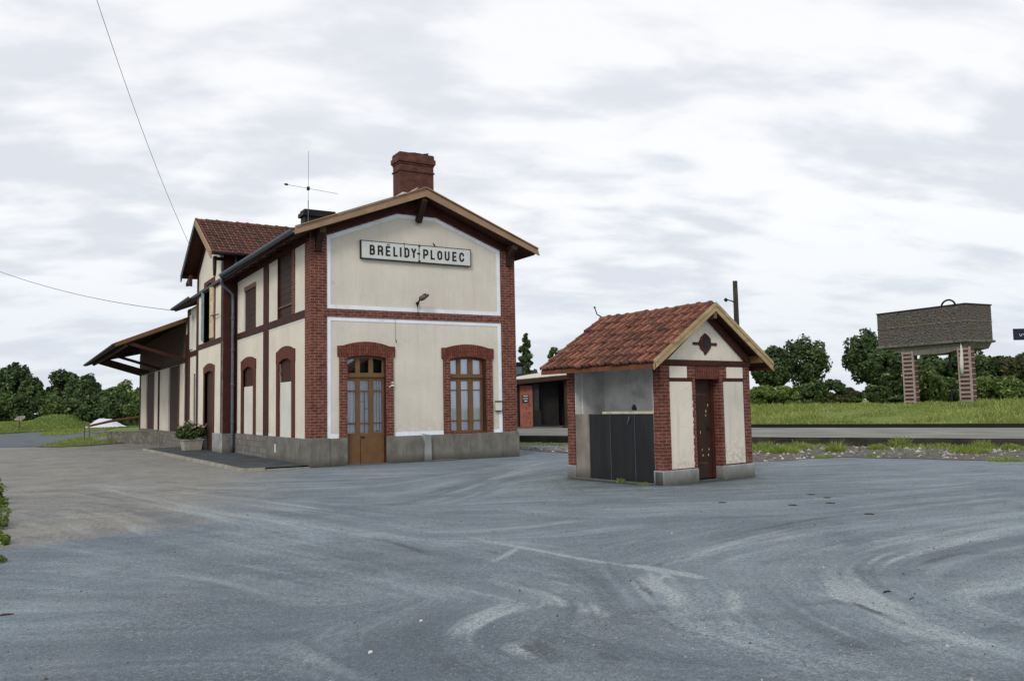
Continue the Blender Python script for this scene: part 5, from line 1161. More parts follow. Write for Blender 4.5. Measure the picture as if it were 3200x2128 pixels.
mb = MB(); mb.box(.0, .13, .22, 1.72, 1.43, 1.48); mb.build('ledge', MT['ledge'], K)
mb = MB(); mb.box(.07, .90, .25, 2.60, 1.36, 1.41); mb.build('tray', MT['black_panel'], K)
mb = MB(); mb.box(.0, .10, 2.16, 2.60, 0, 1.43); mb.build('side_screen', MT['slab'], K, bevel=.012)
mb = MB(); mb.box(-.04, .1, .2, 2.62, -.02, .03); mb.build('sill', MT['concrete_light'], K, bevel=.01)
mb = MB(); mb.tube([(.02, .93, 1.38), (-.0, .93, 1.30), (-.0, .98, 1.22)], .012, 6); mb.build('bracket', MT['zinc'], K)
mb = MB(); mb.box(.03, .09, .78, .86, 1.50, 1.58); mb.tube([(.06, .82, 1.56), (.06, .82, 1.62)], .03, 8); mb.build('ledge_bolt', MT['iron'], K)
# roof structure
ks = (3.70 - 2.46) / (1.435 + .50); kx0, kx1, ky0, ky1 = -.48, KW + .48, -.30, 3.17
gable_roof('roof_deck', kx0, kx1, 1.435, 3.66, ks, ky0 + .03, ky1, .06, MT['redbrown'], K)
mb = MB()
for sgn in (-1, 1):
    xe = 1.435 + sgn * 1.935; ze = 3.70 - ks * 1.935
    mb.prism([(1.435, 3.72), (xe, ze + .02), (xe + sgn * .0, ze - .17), (1.435, 3.60 - .06)], .27, .30, TG)
mb.build('bargeboard', MT['barge_new'], K, bevel=.004)
mb = MB()
for sgn in (-1, 1):
    xe = 1.435 + sgn * 1.90; ze = 3.70 - ks * 1.90
    mb.prism([(1.435, 3.735), (xe, ze + .035), (xe, ze - .045), (1.435, 3.655)], .30, .315, TG)
mb.build('bargeboard_strip', MT['barge_new'], K)
mb = MB(); mb.beam((1.435, -.28, 3.47), (1.435, .0, 3.47), .09, .16); mb.beam((2.95, -.28, 2.56), (2.95, 2.8, 2.56), .12, .15); mb.beam((-.08, -.25, 2.56), (-.08, 2.8, 2.56), .10, .13); mb.build('purlin', MT['brown'], K)
mb = MB(); mb.box(-.49, -.46, ky0 + .0, ky1, 2.325, 2.42); mb.box(KW + .46, KW + .49, ky0, ky1, 2.325, 2.42); mb.build('eaves_fascia', MT['rust_wood'], K)
slk = 1.97 * math.hypot(1, ks)
tile_roof('roof_tiles', (kx0 - .03, ky1, 3.66 - ks * (1.435 - kx0 + .03) + .0), (0, -1, 0), (1, 0, ks), (-ks, 0, 1), 15, 7, (ky1 - ky0) / 15, slk / 7.15, MT['tiles'], K, 11, .062, .02)
tile_roof('roof_tiles', (kx1 + .03, ky0, 3.66 - ks * (kx1 + .03 - 1.435)), (0, 1, 0), (-1, 0, ks), (ks, 0, 1), 15, 7, (ky1 - ky0) / 15, slk / 7.15, MT['tiles'], K, 12, .062, .02)
ridge_tiles('ridge_tiles', (1.435, ky0 + .12, 3.68), (1.435, ky1 + .0, 3.68), .085, 11, MT['tiles'], K, 5)
mb = MB(); mb.tube([(1.435, ky1 - .02, 3.74), (1.30, ky1, 3.80), (1.24, ky1, 3.93), (1.22, ky1, 3.98)], [.015, .014, .012, .03], 7); mb.build('ridge_finial', MT['iron'], K, smooth=True)

# ================================================================== SHELTER behind, on the platform
sb = P(1617, 1337, .31); ang = math.atan2(RT.y, RT.x)
ST = empty('platform_shelter', (sb.x, sb.y, .31), ang, 'low platform shelter with pale roof and faded orange door, behind the toilet block', 'shelter')
m_ = (sb - Vector((CX, CY, CZ))).dot(FW) / FPX
U_ = lambda u: (u - 1617) * m_
V_ = lambda v: (1337 - v) * m_
def sbx(u0, u1, v0, v1, y0, y1, name, m):
    mb = MB(); mb.box(U_(u0), U_(u1), y0, y1, V_(v1), V_(v0)); return mb.build(name, MT[m], ST)
sbx(1612, 1623, 1186, 1337, 0, 1.7, 'side_wall', 'iron'); sbx(1623, 1830, 1180, 1337, 1.7, 1.8, 'rear_wall', 'iron'); sbx(1666, 1671, 1195, 1337, -.02, .12, 'post', 'iron')
sbx(1687, 1750, 1192, 1330, .9, 1.0, 'interior_shade_panel', 'iron'); sbx(1766, 1840, 1192, 1337, .0, 1.7, 'end_wall', 'brown_dark')  # the dark panel behind the post stands in for the shade inside the shelter
sbx(1626, 1666, 1205, 1333, .0, .05, 'orange_door', 'orange_door'); sbx(1671, 1686, 1200, 1284, .02, .06, 'grey_panel', 'slate'); sbx(1671, 1692, 1284, 1334, .02, .08, 'dark_bin', 'iron')
sbx(1634, 1654, 1235, 1259, -.03, 0, 'notice', 'navy')
for u0, u1, v0, v1 in ((1637, 1652, 1237, 1239.5), (1636, 1652, 1245, 1247), (1640, 1650, 1252, 1255)): sbx(u0, u1, v0, v1, -.036, -.03, 'notice_text', 'board')
for u, v in ((1644, 1222), (1655, 1265), (1645, 1277), (1655, 1292), (1657, 1322)): sbx(u - 1.5, u + 2, v - 3, v + 3, -.006, 0, 'rust_hole', 'rust')
mb = MB(); mb.prism([(U_(1606), V_(1203)), (U_(1850), V_(1182)), (U_(1850), V_(1168)), (U_(1606), V_(1187))], -.5, -.42, lambda a, z, n: (a, n, z)); mb.build('roof_fascia', MT['brown_dark'], ST)
mb = MB(); vs = []
for i in range(9):
    t = i / 8; u = 1606 + 244 * t; vf = 1187 - 19 * t; z0 = V_(vf); z1 = z0 + (13 * math.sin(PI * min(1, .10 + .62 * t)) + 2) * m_ + .10
    vs += [(U_(u), -.5, z0 + .01), (U_(u), 2.0, z1), (U_(u), 2.0, z1 - .05), (U_(u), -.5, z0 - .03)]
fs = []
for i in range(8):
    k = 4 * i; fs += [(k, k + 1, k + 5, k + 4), (k + 1, k + 2, k + 6, k + 5), (k + 2, k + 3, k + 7, k + 6), (k + 3, k, k + 4, k + 7)]
fs += [(0, 3, 2, 1), (32, 33, 34, 35)]
mb.add(vs, fs); mb.build('roof', MT['shed_roof'], ST)
sbx(1600, 1850, 1334, 1344, -.9, 2, 'base_slab', 'concrete_light'); sbx(1676, 1750, 1328, 1334, .0, .9, 'step', 'iron')
# dark building beyond the shelter
p = PD(1622, 1151, 62)
BH = empty('house', (p.x, p.y, .3), -.4, 'dark flat-roofed building with a pale window behind the shelter roof', 'building')
zt_ = PD(1622, 1137, 62).z - .3
mb = MB(); mb.box(-6, .35, 0, 5, 0, zt_ - .05); mb.build('wall', MT['slate'], BH)
mb = MB(); mb.box(-6.2, .55, -.2, 5.2, zt_ - .05, zt_ + .12); mb.build('roof', MT['iron'], BH)
mb = MB(); mb.box(-1.0, .2, -.03, .0, zt_ - .75, zt_ - .2); mb.build('window', MT['zinc'], BH)

# utility pole with lamp bracket
pb = PD(2312, 1250, 46); pt = PD(2296.6, 878, 46); zb_ = .31
UPo = empty('utility_pole', (pb.x, pb.y, zb_), 0, 'tall dark wooden pole with a small lamp arm, behind the toilet block roof', 'pole')
loc = lambda v: (v.x - pb.x, v.y - pb.y, v.z - zb_)
top_ = loc(pt); mb = MB(); mb.tube([(0, 0, -.3), top_], [.19, .13], 10); mb.build('pole', MT['trunk'], UPo, smooth=True)
a_ = loc(PD(2297.5, 950, 46)); b_ = loc(PD(2288, 941, 46)); c_ = loc(PD(2272, 937, 46)); d__ = loc(PD(2263, 938, 46))
mb = MB(); mb.tube([a_, b_, c_], .035, 6); mb.build('lamp_arm', MT['iron'], UPo)
mb = MB(); dv = (Vector(d__) - Vector(c_)); mb.tube([Vector(c_) - dv * .2, Vector(c_) + dv * .4, d__], [.05, .13, .05], 8); mb.build('lamp_head', MT['iron'], UPo, smooth=True)

# ================================================================== WATER TOWER
near = PD(3026, 1268, 65); D1 = Vector((-.457, .889)); lat = Vector((RT.x, RT.y)).normalized(); fwd = Vector((FW.x, FW.y)).normalized()
d1 = (lat * -.457 + fwd * .889).normalized(); d2 = (lat * .889 + fwd * .457).normalized()
z0t = PD(2850, 1268, 65).z
WT = empty('water_tower', (near.x, near.y, z0t), math.atan2(d1.y, d1.x), 'old railway water tank of dark mossy masonry on two banded brick legs', 'water tower')
# local x along d1 (away), local y: -d2 side
sy = -1 if Vector((-d1.y, d1.x)).dot(d2) < 0 else 1
def lb(mb, x0, x1, s0, s1, z0, z1): mb.box(x0, x1, min(sy * s0, sy * s1), max(sy * s0, sy * s1), z0, z1)
Zb, Zt = 4.93, 7.80
mb = MB(); lb(mb, -.38, 7.75, -.22, 2.95, Zb + .12, Zt); o = mb.build('tank', MT['stone_tank'], WT)
mb = MB(); lb(mb, -.52, 7.9, -.36, 3.10, Zb - .08, Zb + .12); lb(mb, -.42, 7.80, -.26, 3.0, 6.45, 6.55); mb.build('tank_ledge', MT['rough_stone'], WT, bevel=.04)
mb = MB(); lb(mb, -.44, 7.82, -.28, 3.02, Zt, Zt + .08); mb.build('tank_rim', MT['iron'], WT)
mb = MB()
xs = [(-.3, 6.9)]
mb.prism([(-.38, Zb - .08), (7.2, Zb - .08), (6.2, 4.45), (4.5, 4.1), (1.8, 4.1), (-.1, 4.4)], sy * 0.0, sy * 2.8, lambda a, z, n: (a, n, z)); mb.build('support_beam', MT['concrete'], WT)
def leg(x0):
    lg = empty('leg', (x0, 0, 0)); lg.parent = WT
    mb = MB(); lb(mb, 0, 1.0, .03, .55, -.4, 4.6); mb.build('pier', MT['brick_old'], lg)
    mb = MB()
    for k in range(14): lb(mb, .05, .95, -.03, .05, -.1 + k * .335, -.1 + k * .335 + .14)
    lb(mb, -.02, .10, -.035, .10, -.3, 4.5); lb(mb, .92, 1.03, -.035, .1, -.3, 4.5); mb.build('pale_banding', MT['mort'], lg)
    mb = MB()
    for k in range(10): lb(mb, -.012, .0, .08, .56, .2 + k * .43, .2 + k * .43 + .07)
    mb.build('brick_course', MT['mort'], lg)
MT['mort'] = plain('pale_mortar', (0.38, 0.30, 0.275), .15, 3, .9, 20, .2)
leg(-.38); leg(4.62)
mb = MB(); mb.tube([(.25, sy * -.1, Zb), (.2, sy * -.12, 4.2), (.3, sy * -.06, 3.2), (.3, sy * -.06, 2.4)], [.03, .10, .15, .12], 8); mb.build('outlet_pipe', MT['board'], WT, smooth=True)
pa = []
for i in range(11):
    a = PI * (i / 10) * 1.02; pa.append((1.75 + .62 * math.cos(a) * 1.0, sy * .8, Zt + .05 + .55 * math.sin(a)))
mb = MB(); mb.tube(pa, .075, 8); mb.build('curved_pipe', MT['iron'], WT, smooth=True)
mb = MB(); mb.tube([(1.7, sy * .6, 4.4), (1.75, sy * .6, 2.9), (1.7, sy * .6, 3.0)], .09, 6); mb.tube([(1.3, sy * -.1, -.2), (1.3, sy * -.1, 1.3)], .08, 6); mb.build('drain_pipe', MT['iron'], WT)

# sign board cut by the right edge of the frame
pS = PD(3200, 1045, 24); p0 = PD(3166.5, 1045, 24)
SB = empty('hanging_sign', (pS.x, pS.y, 0), math.atan2(RT.y, RT.x), 'dark navy sign panel on a post at the right edge, above the hedge', 'sign')
hw_ = (pS - p0).length; hh = 17.5 / FPX * 24; zc = pS.z
vs = []
mb = MB(); mb.box(-hw_, .9, -.02, .02, zc - hh, zc + hh * 1.05); mb.build('panel', MT['navy'], SB, bevel=.01)
mb = MB(); mb.box(.86, .96, -.05, .05, 0, zc + .3); mb.build('post', MT['iron'], SB)
mb = MB(); u_ = 24 / FPX
lx = -hw_ + 18.5 * u_; hL = 6.0 * u_
for st in ([(lx, zc + .3 * hL), (lx + .008, zc - .8 * hL), (lx + .045, zc - .8 * hL)], [(lx + .055, zc - .6 * hL), (lx + .055, zc + .1 * hL)], [(lx + .075, zc + .2 * hL), (lx + .10, zc + .2 * hL)], [(lx + .105, zc + .25 * hL), (lx + .14, zc - .55 * hL), (lx + .145, zc + .2 * hL)]): stroke(mb, st, -.024, .012)
mb.build('lettering', MT['board'], SB)

# ================================================================== WIRES
def wire(p, q, sag, r, label):
    mb = MB(); pts = []
    for i in range(25):
        t = i / 24; c = Vector(p).lerp(Vector(q), t); c.z -= sag * 4 * t * (1 - t); pts.append(c)
    mb.tube(pts, r, 5); tag(mb.build('overhead_wire', MT['iron']), label, 'wire')
e1_ = Vector((-1.02, 13.4, 8.62)); s1_ = PD(196, -330, 22)
wire(e1_, s1_, .55, .008, 'thin overhead wire running down steeply from the top of the sky to the bay roof')
e2_ = Vector((-.5, 20.35, 6.62)); s2_ = PD(-260, 735, 52)
wire(e2_, s2_, .75, .013, 'sagging cable crossing the left sky to the eaves of the station')

# ================================================================== LEFT BACKGROUND THINGS
# tarpaulin heap
p = P(300, 1330, zl + .6); dist_t = (p - Vector((CX, CY, CZ))).dot(FW); dist_t = 78
c = PD(312, 1325, dist_t)
verts = []; nx_, ny_ = 26, 10; mb = MB()
for i in range(nx_ + 1):
    u = 262 + (362 - 262) * i / nx_; t = i / nx_
    prof = [0, .45, .72, .95, 1.0, .98, .9, .93, .82, .62, .40, .12, 0]; f_ = prof[min(12, int(t * 12))] * (1 - (t * 12) % 1) + prof[min(12, int(t * 12) + 1)] * ((t * 12) % 1)
    b_ = PD(u, 1333 - 3 * t, dist_t)
    for j in range(ny_ + 1):
        w_ = j / ny_; hgt = f_ * .82 * math.sin(PI * min(1, w_ * 1.0)) ** .7
        q = b_ + Vector((fwd.x, fwd.y, 0)) * (w_ * 2.6); verts.append((q.x, q.y, b_.z - .1 + hgt + .02 * math.sin(i * 2.1 + j)))
mb.v = verts; mb.f = [(i * (ny_ + 1) + j, (i + 1) * (ny_ + 1) + j, (i + 1) * (ny_ + 1) + j + 1, i * (ny_ + 1) + j + 1) for i in range(nx_) for j in range(ny_)]; mb.m = [0] * len(mb.f)
tag(mb.build('tarpaulin_heap', MT['tarp'], smooth=True), 'white tarpaulin draped over a low heap in front of the dark trees', 'tarpaulin')
mb = MB(); a_ = PD(275, 1332, 72); b_ = PD(345, 1316, 76); c_ = PD(437, 1303, 80); mb.tube([a_, b_, c_], [.09, .12, .14], 7)
tag(mb.build('long_pole', MT['rust']), 'long rust-brown pole leaning across the front of the white tarpaulin', 'pole')
a_ = PD(43, 1312, 86); b_ = PD(78, 1308, 86)
BSn = empty('small_board', (a_.x, a_.y, a_.z - .3), math.atan2(RT.y, RT.x), 'small pale board standing low in the grass at the far left', 'board')
mb = MB(); mb.prism([(0, .05), (.35, .42), (1.16, .45), (1.14, .2), (.75, -.05), (.5, -.05)], -.02, .02, lambda a, z, n: (a, n, z + .25)); mb.build('panel', MT['kerb'], BSn)
mb = MB(); mb.box(.55, .65, -.03, .03, -.5, .3); mb.build('post', MT['rust'], BSn)
pg = P(264, 1374, zl)
GR = empty('metal_rack', (pg.x, pg.y, zl), math.atan2(RT.y, RT.x) + .3, 'small rusty metal frame standing on the grass edge by the road', 'metal frame')
mb = MB(); dG = (pg - Vector((CX, CY, CZ))).dot(FW) / FPX; hgt = 42 * dG; wG = 13 * dG
mb.tube([(0, 0, -.05), (0, 0, hgt)], .03, 6); mb.tube([(wG, 0, -.15), (wG, 0, hgt)], .03, 6); mb.build('post', MT['rust'], GR)
mb = MB()
for k in range(4): mb.tube([(0, 0, hgt * (1 - k * .27)), (wG, 0, hgt * (1 - k * .27))], .02, 6)
mb.build('crossbar', MT['kerb'], GR)

# ================================================================== TREES
def tree(name, u0, u1, vtop, vbase, dist, m, label, group=None, seed=1, n=3600, leaf=.34, clumps=34, cr=.30, trunk=True, cat='tree', depth=1.0, zlow=None, gap=.55, crown_lo=.18, limb=True):
    b_ = PD((u0 + u1) / 2, vbase, dist); t_ = PD((u0 + u1) / 2, vtop, dist); wd_ = (u1 - u0) / FPX * dist; h = t_.z - b_.z
    E_ = empty(name, (b_.x, b_.y, b_.z), 0, label, cat, group)
    lo = crown_lo * h; ch = (h - lo) / 2
    quads_obj('crown', leaves((0, 0, lo + ch), (wd_ / 2 * 1.04, wd_ / 2 * depth, ch * 1.04), n, leaf, seed, clumps, cr, shell=gap, zmin=.02), m, E_)
    if trunk:
        rg = random.Random(seed); mb = MB(); r = max(.06, min(.4, h * .035)); lean = rg.uniform(-.05, .05) * h
        mb.tube([(0, 0, -.5), (lean * .3, 0, h * .3), (lean, .1, h * .62), (lean * 1.2, 0, h * .85)], [r, r * .8, r * .5, r * .15], 7)
        if limb:
            for k in range(7):
                a = rg.uniform(0, 2 * PI); z = h * rg.uniform(.22, .6); L_ = wd_ * .38
                mb.tube([(lean * z / h, 0, z), (math.cos(a) * L_ * .5, math.sin(a) * L_ * .5, z + h * .1), (math.cos(a) * L_, math.sin(a) * L_, z + h * .22)], [r * .45, r * .3, r * .1], 5)
        mb.build('trunk', MT['trunk'], E_, smooth=True)
    return E_
LB = 'broadleaf trees beyond the yard'
# left wood
tree('broadleaf_tree', -190, 26, 1150, 1325, 118, MT['leaf_dark'], 'large dark tree cut off by the left edge of the picture', LB, 1, 9880, 0.266, 54)
tree('broadleaf_tree', -6, 96, 1134, 1326, 112, MT['leaf_dark'], 'tallest dark tree at the far left behind the road', LB, 2, 7980, 0.252, 48)
tree('broadleaf_tree', 60, 140, 1176, 1326, 110, MT['leaf_mid'], 'lower green tree filling the dip between the two big left trees', LB, 3, 6460, 0.222, 41)
tree('broadleaf_tree', 136, 250, 1160, 1324, 112, MT['leaf_dark'], 'broad domed dark tree behind the grass mound', LB, 4, 8740, 0.252, 51)
tree('broadleaf_tree', 215, 316, 1168, 1322, 110, MT['leaf_dark'], 'dark tree with ragged right side above the white tarpaulin', LB, 5, 7980, 0.252, 48)
tree('broadleaf_tree', 296, 400, 1206, 1320, 106, MT['leaf_mid'], 'rounded mid green tree right of the tarpaulin', LB, 6, 6840, 0.222, 44)
tree('broadleaf_tree', 362, 452, 1188, 1316, 112, MT['leaf_light'], 'paler airy tree just left of the goods shed corner', LB, 7, 4940, 0.222, 32, .32)
for i, (u0, u1, vt, mm, lab) in enumerate(((-60, 60, 1228, 'leaf_mid', 'bushy understorey shrub at the left end of the wood edge'), (120, 250, 1232, 'leaf_mid', 'sunlit shrub in front of the broad domed tree'), (30, 130, 1238, 'leaf_dark', 'dark shrub under the tallest left tree'), (230, 330, 1240, 'leaf_dark', 'dark shrub behind the white tarpaulin'), (310, 400, 1245, 'leaf_dark', 'low dark shrub right of the tarpaulin'), (380, 470, 1248, 'leaf_mid', 'green shrub touching the goods shed corner'))):
    tree('shrub', u0, u1, vt, 1322, 106 - i * .3, MT[mm], lab, 'shrubs along the left wood edge', 20 + i, 2600, .26, 22, .42, trunk=False, cat='shrub', crown_lo=0)
# between station and kiosk
tree('poplar_tree', 1622, 1668, 1046, 1250, 82, MT['leaf_mid'], 'slender pointed poplar rising behind the platform shelter', None, 30, 10, .2, 4, trunk=True, limb=False)
P_ = bpy.data.objects[[o.name for o in bpy.data.objects if o.name.startswith('poplar_tree')][0]]
for ch in list(P_.children):
    if ch.name.startswith('crown'): bpy.data.objects.remove(ch)
sP = 82 / FPX; vv = []
for k in range(15):
    t = k / 14; z = (1250 - (1170 - 120 * t)) * sP; wdt = (27 - 22 * t ** 1.1) * sP
    vv.append(leaves((math.sin(k * 1.9) * wdt * .45, math.cos(k * 1.4) * wdt * .4, z), (wdt * 1.0, wdt * .9, 9 * sP * 1.5), 170, .17, 300 + k, 4, .5))
quads_obj('crown', np.concatenate(vv), MT['leaf_mid'], P_)
tree('broadleaf_tree', 1650, 1690, 1152, 1260, 84, MT['leaf_dark'], 'small dark treetop just above the pale shelter roof', LB, 31, 1330, 0.133, 14)
tree('broadleaf_tree', 1712, 1766, 1080, 1256, 80, MT['leaf_mid'], 'small windblown treetop peeping over the left eave of the toilet block', LB, 32, 1900, 0.126, 16, .3, crown_lo=.72)
tree('shrub', 1596, 1640, 1190, 1300, 60, MT['leaf_mid'], 'green shrub between the station corner and the shelter', 'shrubs along the platform side', 33, 1400, .14, 14, .4, trunk=False, cat='shrub', crown_lo=0)
tree('shrub', 1742, 1784, 1180, 1300, 60, MT['leaf_light'], 'leafy shrub seen through the gap right of the shelter', 'shrubs along the platform side', 34, 1400, .14, 14, .4, trunk=False, cat='shrub', crown_lo=0)
# right side
tree('broadleaf_tree', 2352, 2478, 1076, 1250, 92, MT['leaf_dark'], 'dark tree right behind the toilet block roof', LB, 40, 8740, 0.207, 48)
tree('broadleaf_tree', 2448, 2606, 1040, 1250, 94, MT['leaf_dark'], 'round-headed tree standing alone with sky showing through its lower crown', LB, 41, 5600, 0.192, 54, .30, gap=.35, crown_lo=.14)
tree('broadleaf_tree', 2650, 2800, 1030, 1252, 92, MT['leaf_dark'], 'tall dark tree left of the water tower', LB, 42, 9880, 0.222, 57)
tree('broadleaf_tree', 2720, 2840, 1082, 1252, 88, MT['leaf_dark'], 'dark tree directly behind the left leg of the water tower', LB, 43, 7980, 0.207, 48)
tree('broadleaf_tree', 2840, 2985, 1106, 1252, 90, MT['leaf_dark'], 'wide dark tree seen beneath the water tank', LB, 44, 7980, 0.207, 48)
tree('broadleaf_tree', 2960, 3110, 1082, 1252, 88, MT['leaf_dark'], 'dark tree behind the right leg of the water tower', LB, 45, 7980, 0.207, 48)
tree('broadleaf_tree', 3060, 3200, 1108, 1250, 92, MT['leaf_olive'], 'olive toned tree right of the water tower', LB, 46, 7980, 0.207, 51)
tree('broadleaf_tree', 3150, 3330, 1092, 1250, 92, MT['leaf_olive'], 'olive toned tree cut off by the right edge of the picture', LB, 47, 8360, 0.207, 51)
rb = [(2335, 2440, 1206, 'leaf_light', 'pale green shrub closest to the toilet block corner'), (2410, 2480, 1204, 'leaf_light', 'second pale shrub, with cream blossom, below the dark trees'), (2460, 2530, 1208, 'leaf_light', 'pale shrub below the round-headed tree'), (2508, 2580, 1192, 'leaf_mid', 'pointed dark green shrub below the round-headed tree'),
      (2560, 2650, 1186, 'leaf_dark', 'dark rounded bush in the gap between the tall trees'), (2625, 2700, 1212, 'leaf_olive', 'olive bush at the foot of the tall dark tree'), (2560, 2660, 1234, 'leaf_olive', 'low olive bush in the gap at the meadow edge'), (2690, 2790, 1202, 'leaf_mid', 'spiky green bush left of the water tower leg'),
      (2760, 2850, 1196, 'leaf_mid', 'green bush touching the left leg of the water tower'), (2850, 2960, 1150, 'leaf_light', 'bright green rounded bush between the water tower legs'), (2900, 3010, 1178, 'leaf_mid', 'green bush beside the right leg of the water tower'), (3020, 3130, 1168, 'leaf_light', 'flowering hedge bush just right of the water tower'),
      (3100, 3210, 1172, 'leaf_light', 'flowering hedge bush at the right edge of the picture'), (3190, 3300, 1170, 'leaf_light', 'hedge bush half hidden by the right picture edge')]
for i, (u0, u1, vt, mm, lab) in enumerate(rb):
    tree('shrub', u0, u1, vt, 1266, 76 + (i % 3) * 1.2, MT[mm], lab, 'shrubs along the meadow edge', 60 + i, 2600, .17, 24, .38, trunk=False, cat='shrub', crown_lo=0)
tree('shrub', 2330, 2700, 1232, 1266, 80, MT['leaf_mid'], 'long low hedge behind the meadow on the left', 'shrubs along the meadow edge', 90, 5200, .17, 60, .22, trunk=False, cat='shrub', crown_lo=0)
tree('shrub', 2640, 3300, 1222, 1266, 81, MT['leaf_mid'], 'long low hedge behind the water tower', 'shrubs along the meadow edge', 91, 9000, .17, 90, .2, trunk=False, cat='shrub', crown_lo=0, depth=.3)

# ================================================================== GRASS AND WEEDS
def blades(xy, z, h, wd_, seed, lean=.35):
    rng = np.random.default_rng(seed); n = len(xy); base = np.column_stack([xy, z]); a = rng.uniform(0, 2 * PI, n); s_ = np.column_stack([np.cos(a), np.sin(a), np.zeros(n)]) * (wd_ * rng.uniform(.6, 1.4, n))[:, None]
    l_ = rng.normal(size=(n, 2)) * lean; hh_ = h * rng.uniform(.45, 1.25, n); tip = base + np.column_stack([l_[:, 0] * hh_, l_[:, 1] * hh_, hh_])
    mid = base * .45 + tip * .55; mid[:, 2] += 0
    return np.stack([base - s_, base + s_, mid + s_ * .7 + (tip - base) * .3, tip], 1).reshape(-1, 3)
rng = np.random.default_rng(11)
# meadow: density falls with distance, only where it can be seen
N_ = 90000; ss = rng.uniform(-10, 75, N_); tt = rng.uniform(0, 1, N_) ** 1.25 * 38
px_ = fo.x + pd.x * ss + pn.x * tt; py_ = fo.y + pd.y * ss + pn.y * tt
rel = np.column_stack([px_ - CX, py_ - CY]); fz = rel @ np.array([FW.x, FW.y]); lx_ = rel @ np.array([RT.x, RT.y]); u_ = 1600 + FPX * lx_ / fz
keep = (u_ > 2280) & (u_ < 3300); ss, tt, px_, py_ = ss[keep], tt[keep], px_[keep], py_[keep]
hm = .30 + .75 * (lambda q: q * q * (3 - 2 * q))(np.clip(tt / 26, 0, 1)) + .05 * np.sin(ss * .7 + tt * .4)
tall = .08 + .10 * (np.sin(ss * .9) * np.sin(tt * .8 + ss * .3) > .35) + .25 * (u_[keep] > 3050) * rng.random(len(ss)) + .20 * (u_[keep] < 2560) * rng.random(len(ss)) + .12 * (tt > 22)
o = quads_obj('tall_grass', blades(np.column_stack([px_, py_]), hm, tall, .035, 5), MT['grass_blade']); tag(o, 'tall green meadow grass between the track and the water tower', 'grass', kind='stuff')
# gravel strip stones
rng = np.random.default_rng(4)
def in_poly(x, y, poly):
    c = False; n = len(poly); j = n - 1
    for i in range(n):
        if (poly[i][1] > y) != (poly[j][1] > y) and x < (poly[j][0] - poly[i][0]) * (y - poly[i][1]) / (poly[j][1] - poly[i][1]) + poly[i][0]: c = not c
        j = i
    return c
mb = MB(); cnt = 0; rg = random.Random(2)
while cnt < 2600:
    x = rg.uniform(8.8, 24); y = rg.uniform(-19, 8)
    if not in_poly(x, y, grav): continue
    cnt += 1; s_ = rg.uniform(.02, .075) * (1.6 if rg.random() < .08 else 1); a = rg.uniform(0, PI); ca, sa = math.cos(a), math.sin(a)
    vs = [(x + ca * s_, y + sa * s_, .015), (x - sa * s_ * .8, y + ca * s_ * .8, .012), (x - ca * s_ * .9, y - sa * s_ * .9, .016), (x + sa * s_ * .7, y - ca * s_ * .7, .012), (x + rg.uniform(-.3, .3) * s_, y + rg.uniform(-.3, .3) * s_, s_ * rg.uniform(.5, 1.0))]
    mb.add(vs, [(0, 1, 4), (1, 2, 4), (2, 3, 4), (3, 0, 4)])
m_, nt_, b__, _ = mat('ballast_stones'); g = G(nt_); rn = g.n('ShaderNodeNewGeometry').outputs['Random Per Island']
nt_.links.new(g.mix(g.math('POWER', rn, 2.2), (0.085, 0.08, 0.07), (0.50, 0.47, 0.44)), b__.inputs['Base Color'])
tag(mb.build('ballast_stones', m_, recalc=False), 'loose pale stones scattered over the gravel strip before the platform', 'gravel', kind='stuff')
rng = np.random.default_rng(51); n_ = 9000; sa = rng.uniform(8, 44, n_); sb_ = -np.abs(rng.normal(size=n_)) * .75 - .02
wxs = PF0.x + pd.x * sa + pn.x * sb_; wys = PF0.y + pd.y * sa + pn.y * sb_; kp = (np.sin(sa * 1.7) + np.sin(sa * .63 + 1) + rng.normal(size=n_) * .7) > -.2
o = quads_obj('low_weeds', blades(np.column_stack([wxs, wys])[kp], np.full(kp.sum(), .01), .13, .012, 52, .6), MT['weed']); tag(o, 'low straggling weeds along the foot of the platform edge', 'weeds', kind='stuff')
mb = MB(); rg = random.Random(31)
for _ in range(3200):
    yy = -21.2 + 13 * rg.random() ** 1.5; xx = rg.uniform(-10, 4) + (yy + 21) * .35; s_ = rg.uniform(.003, .009) * (2.0 if rg.random() < .06 else 1); vs = [(xx + s_, yy, .004), (xx, yy + s_, .004), (xx - s_, yy, .004), (xx, yy - s_, .004), (xx, yy, .004 + s_ * 1.1)]
    mb.add(vs, [(0, 1, 4), (1, 2, 4), (2, 3, 4), (3, 0, 4)])
mg_, ntg, bg_, _ = mat('loose_grit'); g = G(ntg); rn = g.n('ShaderNodeNewGeometry').outputs['Random Per Island']
ntg.links.new(g.mix(g.math('POWER', rn, 2.5), (0.05, 0.055, 0.06), (0.42, 0.44, 0.45)), bg_.inputs['Base Color'])
tag(mb.build('loose_grit', mg_, recalc=False), 'fine loose grit scattered over the worn asphalt of the yard', 'grit', kind='stuff')
